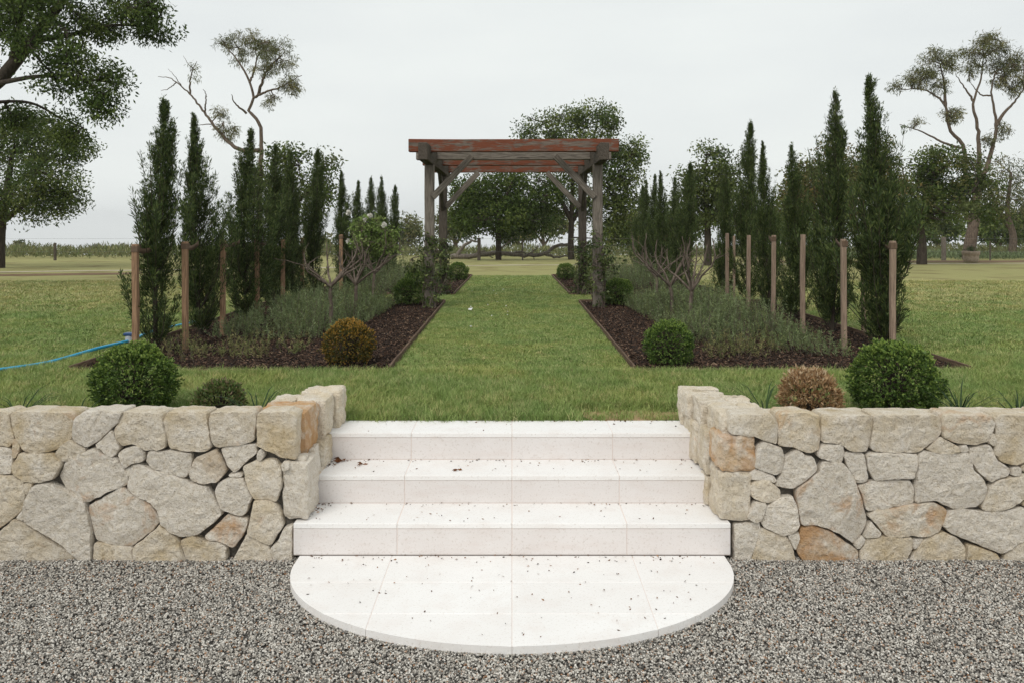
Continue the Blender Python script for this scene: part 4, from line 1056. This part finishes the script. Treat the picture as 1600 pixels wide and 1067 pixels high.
branching('shade_tree', 'dense dark low-crowned tree left of the stone planter', 'tree', b,
  [([b, W(1440, 375, D), W(1438, 350, D), W(1450, 310, D), W(1460, 270, D)], .18, .05), ([W(1438, 355, D), W(1410, 325, D), W(1400, 300, D)], .08, .02), ([W(1440, 345, D), W(1480, 320, D), W(1520, 300, D)], .1, .03)],
  [bl(D, 1465, 262, 46, 34, 56), bl(D, 1500, 300, 56, 36, 64, .5), bl(D, 1435, 305, 44, 38, 50), bl(D, 1475, 330, 60, 24, 46, -.5), bl(D, 1530, 275, 36, 34, 30, .6), bl(D, 1412, 340, 26, 22, 14), bl(D, 1535, 335, 26, 20, 14)],
  (.12, .06), DG + AUT[:2], rc=.3, nleaf=85, droop=.35, twig=.014)
D = 33.; b = np.array([GX(1513, D), D, ground(D)])
branching('gum_tree', 'tall gum tree with twin bare limbs behind the stone planter', 'tree', b,
  [([b, W(1516, 375, D), W(1522, 345, D), W(1526, 310, D), W(1528, 280, D)], .27, .14), ([W(1520, 355, D), W(1504, 320, D), W(1508, 270, D), W(1504, 227, D), W(1485, 205, D), W(1477, 167, D), W(1462, 150, D), W(1440, 140, D), W(1410, 140, D)], .13, .015),
   ([W(1526, 300, D), W(1530, 257, D), W(1528, 201, D), W(1521, 170, D), W(1524, 150, D), W(1534, 118, D), W(1536, 90, D)], .11, .02), ([W(1528, 290, D), W(1543, 258, D), W(1556, 197, D), W(1549, 145, D), W(1556, 110, D)], .11, .02),
   ([W(1556, 197, D), W(1568, 178, D), W(1582, 163, D), W(1600, 140, D)], .08, .02), ([W(1477, 167, D), W(1475, 130, D), W(1468, 100, D)], .07, .02), ([W(1501, 232, D), W(1473, 223, D), W(1440, 206, D), W(1406, 195, D)], .06, .012), ([W(1522, 160, D), W(1505, 135, D), W(1492, 115, D)], .05, .01), ([W(1549, 150, D), W(1532, 148, D), W(1515, 128, D)], .04, .01)],
  [bl(D, 1466, 98, 32, 24, 61), bl(D, 1440, 122, 26, 16, 39), bl(D, 1488, 180, 15, 14, 23), bl(D, 1404, 137, 15, 9, 14), bl(D, 1538, 78, 34, 26, 79), bl(D, 1570, 112, 30, 33, 72), bl(D, 1592, 98, 18, 21, 25), bl(D, 1520, 108, 14, 19, 18), bl(D, 1567, 205, 9, 14, 14), bl(D, 1541, 222, 9, 9, 10), bl(D, 1545, 60, 18, 9, 14), bl(D, 1585, 140, 12, 19, 14), bl(D, 1470, 135, 16, 12, 14), bl(D, 1430, 195, 10, 7, 5)],
  (.17, .028), GUM, bk=BARK_GUM, rc=.165, nleaf=42, droop=.9, twig=.014, lmat=MMATTE, jit=.012)
D = 38.
for px, yc, lab in ((1580, 270, 'grey-green gum at the right edge behind the tall gum'), (1625, 300, 'spreading gum cut off by the right edge')):
    b = np.array([GX(px, D), D, ground(D)])
    branching('gum_tree', lab, 'tree', b, [([b, W(px + 3, 370, D), W(px - 6, 330, D), W(px, yc, D)], .2, .05), ([W(px, 360, D), W(px - 22, 330, D), W(px - 30, yc + 30, D)], .09, .03)],
      [bl(D, px - 5, yc, 34, 34, 44), bl(D, px - 25, yc + 40, 30, 30, 34), bl(D, px + 15, yc + 50, 36, 30, 34)], (.22, .05), GUM + DG[:1], bk=BARK_GUM, rc=.42, nleaf=26, droop=.7, lmat=MMATTE)
    D += 2
# trees further off
FAR = [(632, 72, 362, 26, 26, 'grey-green round tree in the distance left of the pergola'), (712, 66, 350, 24, 30, 'distant gum just inside the left pergola posts'), (850, 66, 350, 36, 22, 'distant umbrella-shaped gum under the pergola, towards the fallen log end'),
       (812, 74, 362, 24, 18, 'distant low gum under the middle of the pergola'), (985, 70, 360, 30, 26, 'distant pale gum right behind the pergola post'), (1060, 64, 355, 34, 30, 'distant dark tree behind the bare roses on the dead bush side'),
       (1180, 60, 350, 34, 34, 'distant dark tree behind the fifth cypress on the dead bush side'), (1225, 62, 345, 30, 30, 'distant tree behind the third and fourth cypress on the dead bush side'), (1410, 58, 355, 36, 28, 'dark distant tree behind the shade tree trunk'), (1465, 60, 352, 36, 30, 'dark distant tree behind the fence post'),
       (1560, 56, 355, 36, 28, 'dark distant tree right of the planter'), (1610, 58, 352, 36, 30, 'dark distant tree at the right edge by the fence'), (505, 60, 385, 20, 14, 'distant low bush behind the sixth cypress on the blue hose side')]
for px, D, yc, rx, ry, lab in FAR:
    b = np.array([GX(px, D), D, ground(D)])
    dark = px > 1040
    branching('distant_tree', lab, 'tree', b, [([b, W(px + 1, 390, D), W(px - 3, yc + 12, D), W(px, yc, D)], .22, .08), ([W(px, 385, D), W(px + rx * .5, yc + 8, D), W(px + rx * .8, yc, D)], .12, .04), ([W(px, 384, D), W(px - rx * .5, yc + 8, D), W(px - rx * .7, yc, D)], .12, .04)],
      [bl(D, px, yc - 2, rx, ry, 44), bl(D, px + rx * .6, yc + 6, rx * .6, ry * .7, 20), bl(D, px - rx * .6, yc + 6, rx * .6, ry * .7, 20)], (.36, .14), (DG2 if dark else GUM + DG2), 'distant trees behind the fence', BARK_GUM, 44, .55, .4, .02, lmat=MMATTE, sides=5)
# far-off trees on the plain, beyond the left field
for px, D, yc, rx, ry, lab in ((34, 120, 386, 17, 10, 'flat-topped lone tree beyond the field near the left trunk'), (150, 420, 389, 6, 4, 'tiny hazy tree clump on the horizon, the smaller one'), (185, 420, 389, 16, 5, 'hazy tree line on the horizon beyond the field, the longer one')):
    b = np.array([GX(px, D), D, ground(D)])
    k = D / F
    branching('distant_tree', lab, 'tree', b, [([b, W(px, 396, D), W(px + 1, yc, D)], .5 * k * 4, .2 * k * 4)], [bl(D, px, yc, rx, ry, 60), bl(D, px - rx * .4, yc + ry * .3, rx * .6, ry * .7, 24)], (5 * k, 2.4 * k), GUM + DG2, None, BARK_GUM, 16, 2.2 * k, .3, .4 * k, lmat=MMATTE, sides=4)

# fallen dead tree
D = 35.
lg = lambda *p: [W(x, y, D) for x, y in p]
branching('fallen_log', 'long fallen dead tree lying in the grass behind the pergola', 'log', W(790, 402, D),
  [(lg((704, 402), (740, 400), (774, 396), (825, 399), (850, 397), (866, 386), (888, 383)), .12, .07), (lg((715, 399), (722, 388), (731, 381), (738, 377), (746, 378)), .09, .04), (lg((774, 396), (788, 384), (800, 372)), .06, .02),
   (lg((740, 400), (755, 393), (770, 404)), .05, .02), (lg((800, 398), (815, 393), (835, 404)), .06, .02), (lg((850, 397), (870, 402), (892, 400)), .07, .03), (lg((700, 404), (690, 398), (680, 399)), .06, .03), (lg((866, 386), (878, 381), (892, 387)), .04, .015), (lg((825, 399), (838, 388), (846, 378)), .04, .012)], [], (.1, .04), GUM, bk=BARK_DEAD, jit=.02)
# low brush heap at the end of the log
def leaf_mass(name, rects, n, h, leaf, cols, label, cat, kind=None, lm=MMATTE):
    P = []
    for x0, x1, y0, y1 in rects:
        q = np.stack([rng.uniform(x0, x1, n), rng.uniform(y0, y1, n)], 1)
        top = np.array([h * (.55 + .45 * noise.noise(Vector((a * .35, b * .35, 0)))) for a, b in q])
        P.append(np.stack([q[:, 0], q[:, 1], np.array([ground(b) for b in q[:, 1]]) + top * rng.uniform(0, 1, n)], 1))
    P = np.vstack(P); n = len(P)
    me = leaves(name, P, rng.normal(0, .4, (n, 3)) + [0, 0, .8], leaf[0] * rng.uniform(.6, 1.2, n), leaf[1] * rng.uniform(.7, 1.2, n), pick(cols, n, .2)); me.materials.append(lm)
    o = link(name, me); return tag(o, label, cat, kind=kind)
leaf_mass('tall_field_grass', [(-34, -12, 36, 46), (-13, 11, 39, 46), (11, 34, 37, 46)], 11000, .75, (.26, .055), [(.13, .155, .065), (.16, .18, .08), (.21, .21, .10), (.19, .185, .09)], 'band of tall rough grass along the far edge of the field', 'grass', 'stuff')
leaf_mass('field_weeds', [(14, 30, 33.2, 36.5)], 7000, .4, (.2, .05), [(.14, .18, .09), (.18, .22, .12)], 'pale green weeds along the fence right of the planter', 'weeds', 'stuff')

# fence across the back of the paddock
FD = 32.3
fence = thing('wire_fence', (0, FD, ground(FD)), 'post and wire fence running along the back of the paddock', 'fence')
for px, top, mat, w in ((86, 380, T_DARK, .09), (290, 382, T_DARK, .09), (560, 382, T_DARK, .09), (748.5, 372, T_DARK, .13), (816.5, 375, T_DARK, .06), (1020, 378, T_DARK, .09), (1180, 378, T_DARK, .09), (1474.5, 371, T_GREY, .14), (1547, 378, T_DARK, .05), (-130, 380, T_DARK, .09), (1720, 378, T_DARK, .1)):
    x = GX(px, FD); bar('post', (x, FD, ground(FD) - .1), (x, FD, EYE + (HOR - top) * FD / F), w, w, mat, fence, .01, 3, .01, px)
GALV = M('galvanised_wire', .5, .5).color((.16, .16, .16)).m
for z in (.35, .62, .88):
    link('wire', tubes('wire', [(np.array([(x, FD, ground(FD) + z - .01 * (i % 2)) for i, x in enumerate(np.linspace(-26, 26, 20))]), .0028, .0028)], 4), GALV, fence)
pipe = link('steel_post', tubes('steel_post', [(np.array([W(1426, 350, 31.5), W(1426, 389, 31.5) - [0, 0, .2]]), .05, .05)], 8), M('pale_steel', .4, .5).color((.42, .48, .5)).m)
tag(pipe, 'pale steel post standing left of the shade tree trunk near the fence', 'post')

# stone planter
D = 29.6; x = GX(1517, D); z = ground(D)
pr = thing('stone_planter', (x, D, z), 'round weathered stone planter with a small plant at the foot of the tall gum', 'planter')
prof = [(.0, .03), (.2, .0), (.235, .02), (.27, .12), (.262, .2), (.27, .25), (.30, .27), (.31, .36), (.30, .385), (.26, .385), (.25, .33), (0, .33)]
V, Fq = [], []; n = 24
for r_, h_ in prof:
    for k in range(n): V.append((r_ * math.cos(2 * math.pi * k / n), r_ * math.sin(2 * math.pi * k / n), h_ * 1.1))
for j in range(len(prof) - 1):
    for k in range(n): Fq.append((j * n + k, j * n + (k + 1) % n, (j + 1) * n + (k + 1) % n, (j + 1) * n + k))
o = link('pot', np_mesh('pot', V, Fq, smooth=True), mk_ground('planter_stone', (.26, .2, .155), (.46, .38, .31), 14), pr, (x, D, z))
nn = 120; q = rng.normal(0, .09, (nn, 3)) * [1, 1, .6] + [x, D, z + .45]
link('plant', leaves('plant', q, rng.normal(0, .5, (nn, 3)) + [0, 0, .6], .1, .035, pick([(.05, .08, .03), (.09, .13, .05)], nn)), MLEAF, pr)

# standard roses, mostly bare
def rose(px, D, ycr, ytop, label, seed, leafy=0, spread=1.):
    global rng
    keep = rng; rng = np.random.default_rng(seed)
    x = GX(px, D); b = np.array([x, D, ground(D)]); c = np.array([x + rng.normal(0, .02), D, EYE + (HOR - ycr) * D / F]); top = EYE + (HOR - ytop) * D / F
    limbs = [([b, (b + c) / 2 + [rng.normal(0, .015), 0, 0], c], .026, .02)]
    for k in range(6):
        a = 6.283 * k / 6 + rng.normal(0, .35); h = (top - c[2]) * rng.uniform(.6, 1.05); s = spread * rng.uniform(.17, .34)
        d = np.array([math.cos(a), math.sin(a) * .8, 0])
        e1 = c + d * s * .45 + [0, 0, h * .3]; e2 = c + d * s + [0, 0, h * .6]; e3 = c + d * s * rng.uniform(.8, 1.4) + [0, 0, h]
        limbs.append(([c, e1, e2, e3], .0155, .005))
        for _ in range(3):
            p = e2 if _ else e1; v = d * rng.uniform(-.1, .2) + rng.normal(0, .09, 3) + [0, 0, .16]
            limbs.append(([p, p + v * .5 + rng.normal(0, .02, 3), p + v], .0055, .0022))
    blobs = []
    if leafy:
        cc = c + [0, 0, (top - c[2]) * .75]; blobs = [(cc, (.4, .34, .3), 60 * leafy), (cc + [.14, 0, -.12], (.2, .2, .16), 16 * leafy), (cc + [-.1, 0, .14], (.2, .2, .16), 16 * leafy)]
    root = branching('standard_rose', label, 'rose', b, limbs, blobs, (.05, .03), [(.13, .19, .05), (.18, .25, .07), (.24, .30, .10)], 'standard roses in the beds', BARK_ROSE, 14, .055, .3, .004, jit=.004, sides=6, parts=('stem', 'leaves'))
    if leafy:
        for px2, py2 in ((544, 333), (578, 338), (571, 345), (545, 378), (600, 352)):
            q = W(px2, py2, D - .1); n = 26; dd = unit(rng.normal(size=(n, 3)))
            me = leaves('flower', q + dd * .008, dd + [0, -.3, .3], .04, .045, np.full((n, 3), .8) * [1, .97, .9], .3); link('flower', me, MMATTE, root)
    rng = keep
rose(517, 8.8, 449, 376, 'bare standard rose nearest the bronze ball', 31, 0, 1.15)
rose(553, 10.0, 446, 380, 'second bare standard rose from the front, blue hose side', 32, 0, 1.1)
rose(584, 11.2, 428, 350, 'leafy standard rose with white flowers, blue hose side', 33, 2, 1.25)
rose(1081, 8.9, 456, 375, 'bare standard rose nearest the green box ball, dead bush side', 34, 0, 1.15)
rose(1050, 9.95, 448, 372, 'middle bare standard rose, dead bush side', 35, 0, 1.1)
rose(1028, 11.0, 434, 368, 'farthest bare standard rose, close to the pergola post on the dead bush side', 36, 0, 1.1)

# climbers on the posts
for (x, y, k), lab, h in zip(PP, ('climber around the front pergola post, blue hose side', 'climber around the front pergola post, dead bush side', 'climber around the rear pergola post, blue hose side', 'climber around the rear pergola post, dead bush side'), (1., 1.05, .95, .85)):
    b = np.array([x, y - .1, ground(y)]); limbs = []
    for j in range(5):
        a = rng.uniform(0, 6.28); ph = rng.uniform(.5, 1.4)
        limbs.append(([b + [.1 * math.cos(a), .05 * math.sin(a) - .02, 0]] + [b + [.11 * math.cos(a + ph * t), .10 + .13 * math.sin(a + ph * t), h * t * .33] for t in (1, 2, 3)], .008, .003))
    blobs = [(b + [0, .02, h * .3], (.17, .17, .32), 46), (b + [.02, 0, h * .72], (.22, .2, .28), 46), (b + [-.12 if x < 0 else .14, 0, h * .65], (.24, .18, .2), 26), (b + [0, .05, h * 1.0], (.15, .15, .2), 14)]
    branching('climbing_rose', lab, 'climber', b, limbs, blobs, (.052, .03), [(.055, .08, .024), (.085, .115, .034), (.13, .16, .05)], 'climbers on the pergola posts', BARK_ROSE, 12, .05, .5, .004, sides=5, lmat=MBOX, parts=('stems', 'leaves'))

# ------------------------------------------------------------------ hose and litter
hp = [W(-260, 640, 6.0) * [1, 1, 0] + [0, 0, .51]] + [np.array([GX(px, d), d, .515 + .012 * math.sin(px * .05)]) for px, d in ((-120, 6.15), (0, 6.62), (75, 7.0), (150, 7.62), (205, 8.3), (232, 8.85))] + [np.array([-4.0, 9.4, .5]), np.array([-3.9, 9.9, .5])]
hose = link('garden_hose', tubes('garden_hose', [(smooth_line(hp, .08), .0155, .0155)], 10), M('blue_hose', .35, .5).color((.02, .36, .62)).m)
tag(hose, 'bright blue garden hose lying across the lawn', 'hose')
q = np.array([GX(199, 8.2), 8.25, .53])
cp = thing('tap_fitting', (q[0], q[1], .48), 'small grey and blue tap fitting in the lawn under the hose', 'fitting')
link('body', tubes('body', [(np.array([q - [0, 0, .05], q + [0, 0, .02], q + [0, 0, .03]]), .045, .04)], 12), M('grey_plastic', .5, .4).color((.4, .42, .45)).m, cp)
link('cap', box_mesh('cap', .1, .09, .03, .008), M('navy_plastic', .4, .4).color((.02, .06, .16)).m, cp, tuple(q + [0, 0, .045]))

def litter(label):
    P = []
    for i, (hw, n) in enumerate(((1.12, 90), (1.05, 95), (1.04, 60))):
        xs = rng.uniform(-hw, hw, n); back = rng.random(n) < .6
        ys = np.where(back, D_STEP[i + 1] - np.abs(rng.normal(0, .022, n)) - .006, rng.uniform(D_STEP[i] + .02, D_STEP[i + 1] - .01, n))
        P.append(np.stack([xs, ys, np.full(n, Z_STEP[i] + .004)], 1))
    n = 210; xs = rng.uniform(-1.05, 1.05, n); back = rng.random(n) < .5
    ys = np.where(back, 4.165 - np.abs(rng.normal(0, .05, n)), rng.uniform(3.32, 4.1, n))
    ok = (xs / EA) ** 2 + (np.minimum(ys - EC, 0) / EB) ** 2 < .92
    P.append(np.stack([xs, ys, np.full(n, .004)], 1)[ok])
    for (px, i) in ((480, 0), (505, 1)):        # little drifts against the wall
        n = 26; P.append(np.stack([rng.normal(-1.05, .025, n), rng.uniform(D_STEP[i + 1] - .16, D_STEP[i + 1] - .02, n), np.full(n, Z_STEP[i] + .006)], 1))
    P = np.vstack(P); n = len(P); A = rng.normal(0, 1, (n, 3)) * [1, 1, .12]
    me = leaves('leaf_litter', P, A, rng.uniform(.007, .02, n), rng.uniform(.004, .009, n), pick([(.10, .05, .024), (.18, .09, .045), (.05, .03, .017), (.26, .14, .07)], n, .3), .3); me.materials.append(MMATTE)
    tag(link('leaf_litter', me), label, 'leaf litter', kind='stuff')
litter('tiny dry leaf bits strewn over the white steps and landing')
def dry_leaf(px, py, i, label, s=.05):
    zz = Z_STEP[i]; Dd = F * (EYE - zz) / (py - HOR); n = 5
    P = np.tile(np.array([GX(px, Dd), Dd, zz + .008]), (n, 1)) + rng.normal(0, .008, (n, 3)) * [1, 1, .3]
    me = leaves('dry_leaf', P, rng.normal(0, 1, (n, 3)) * [1, .6, .2], s, s * .5, pick([(.20, .085, .03), (.13, .05, .02)], n), .35); me.materials.append(MMATTE)
    tag(link('dry_leaf', me), label, 'leaf')
dry_leaf(535, 721, 1, 'curled brown leaf at the foot of the top riser, hose side')
dry_leaf(567, 726, 1, 'small curled tan leaf beside the brown one on the middle tread', .032)
dry_leaf(716, 734, 1, 'lone brown leaf near the front edge of the middle tread', .03)

n = 14; P = np.stack([rng.normal(-.25, .3, n), rng.uniform(8.6, 16, n), np.zeros(n)], 1); P[0] = [GX(731, 11.1), 11.1, 0]
P[:, 2] = [ground(y) + .03 for y in P[:, 1]]; L = np.full(n, .03); L[0] = .09
me = leaves('fallen_petals', P, rng.normal(0, 1, (n, 3)) * [1, 1, .1], L, L * .6, np.full((n, 3), .8)); me.materials.append(MMATTE)
tag(link('fallen_petals', me), 'few white petals scattered on the grass path', 'petals', kind='stuff')

# ------------------------------------------------------------------ thin moist air
me = box_mesh('haze', 1500, 1240, 90, 0); hz = link('haze', me, None, None, (0, 560, -45 + 14))
hm = bpy.data.materials.new('haze'); hm.use_nodes = True; hn = hm.node_tree
hn.nodes.remove(hn.nodes['Principled BSDF']); pv = hn.nodes.new('ShaderNodeVolumePrincipled')
pv.inputs['Color'].default_value = (.97, .98, 1, 1); pv.inputs['Density'].default_value = .0004; pv.inputs['Anisotropy'].default_value = .2
hn.links.new(pv.outputs[0], hn.nodes['Material Output'].inputs['Volume']); me.materials.append(hm)
hz['kind'] = 'stuff'; hz['label'] = 'thin grey moist air over the paddock and plain'; hz['category'] = 'haze'
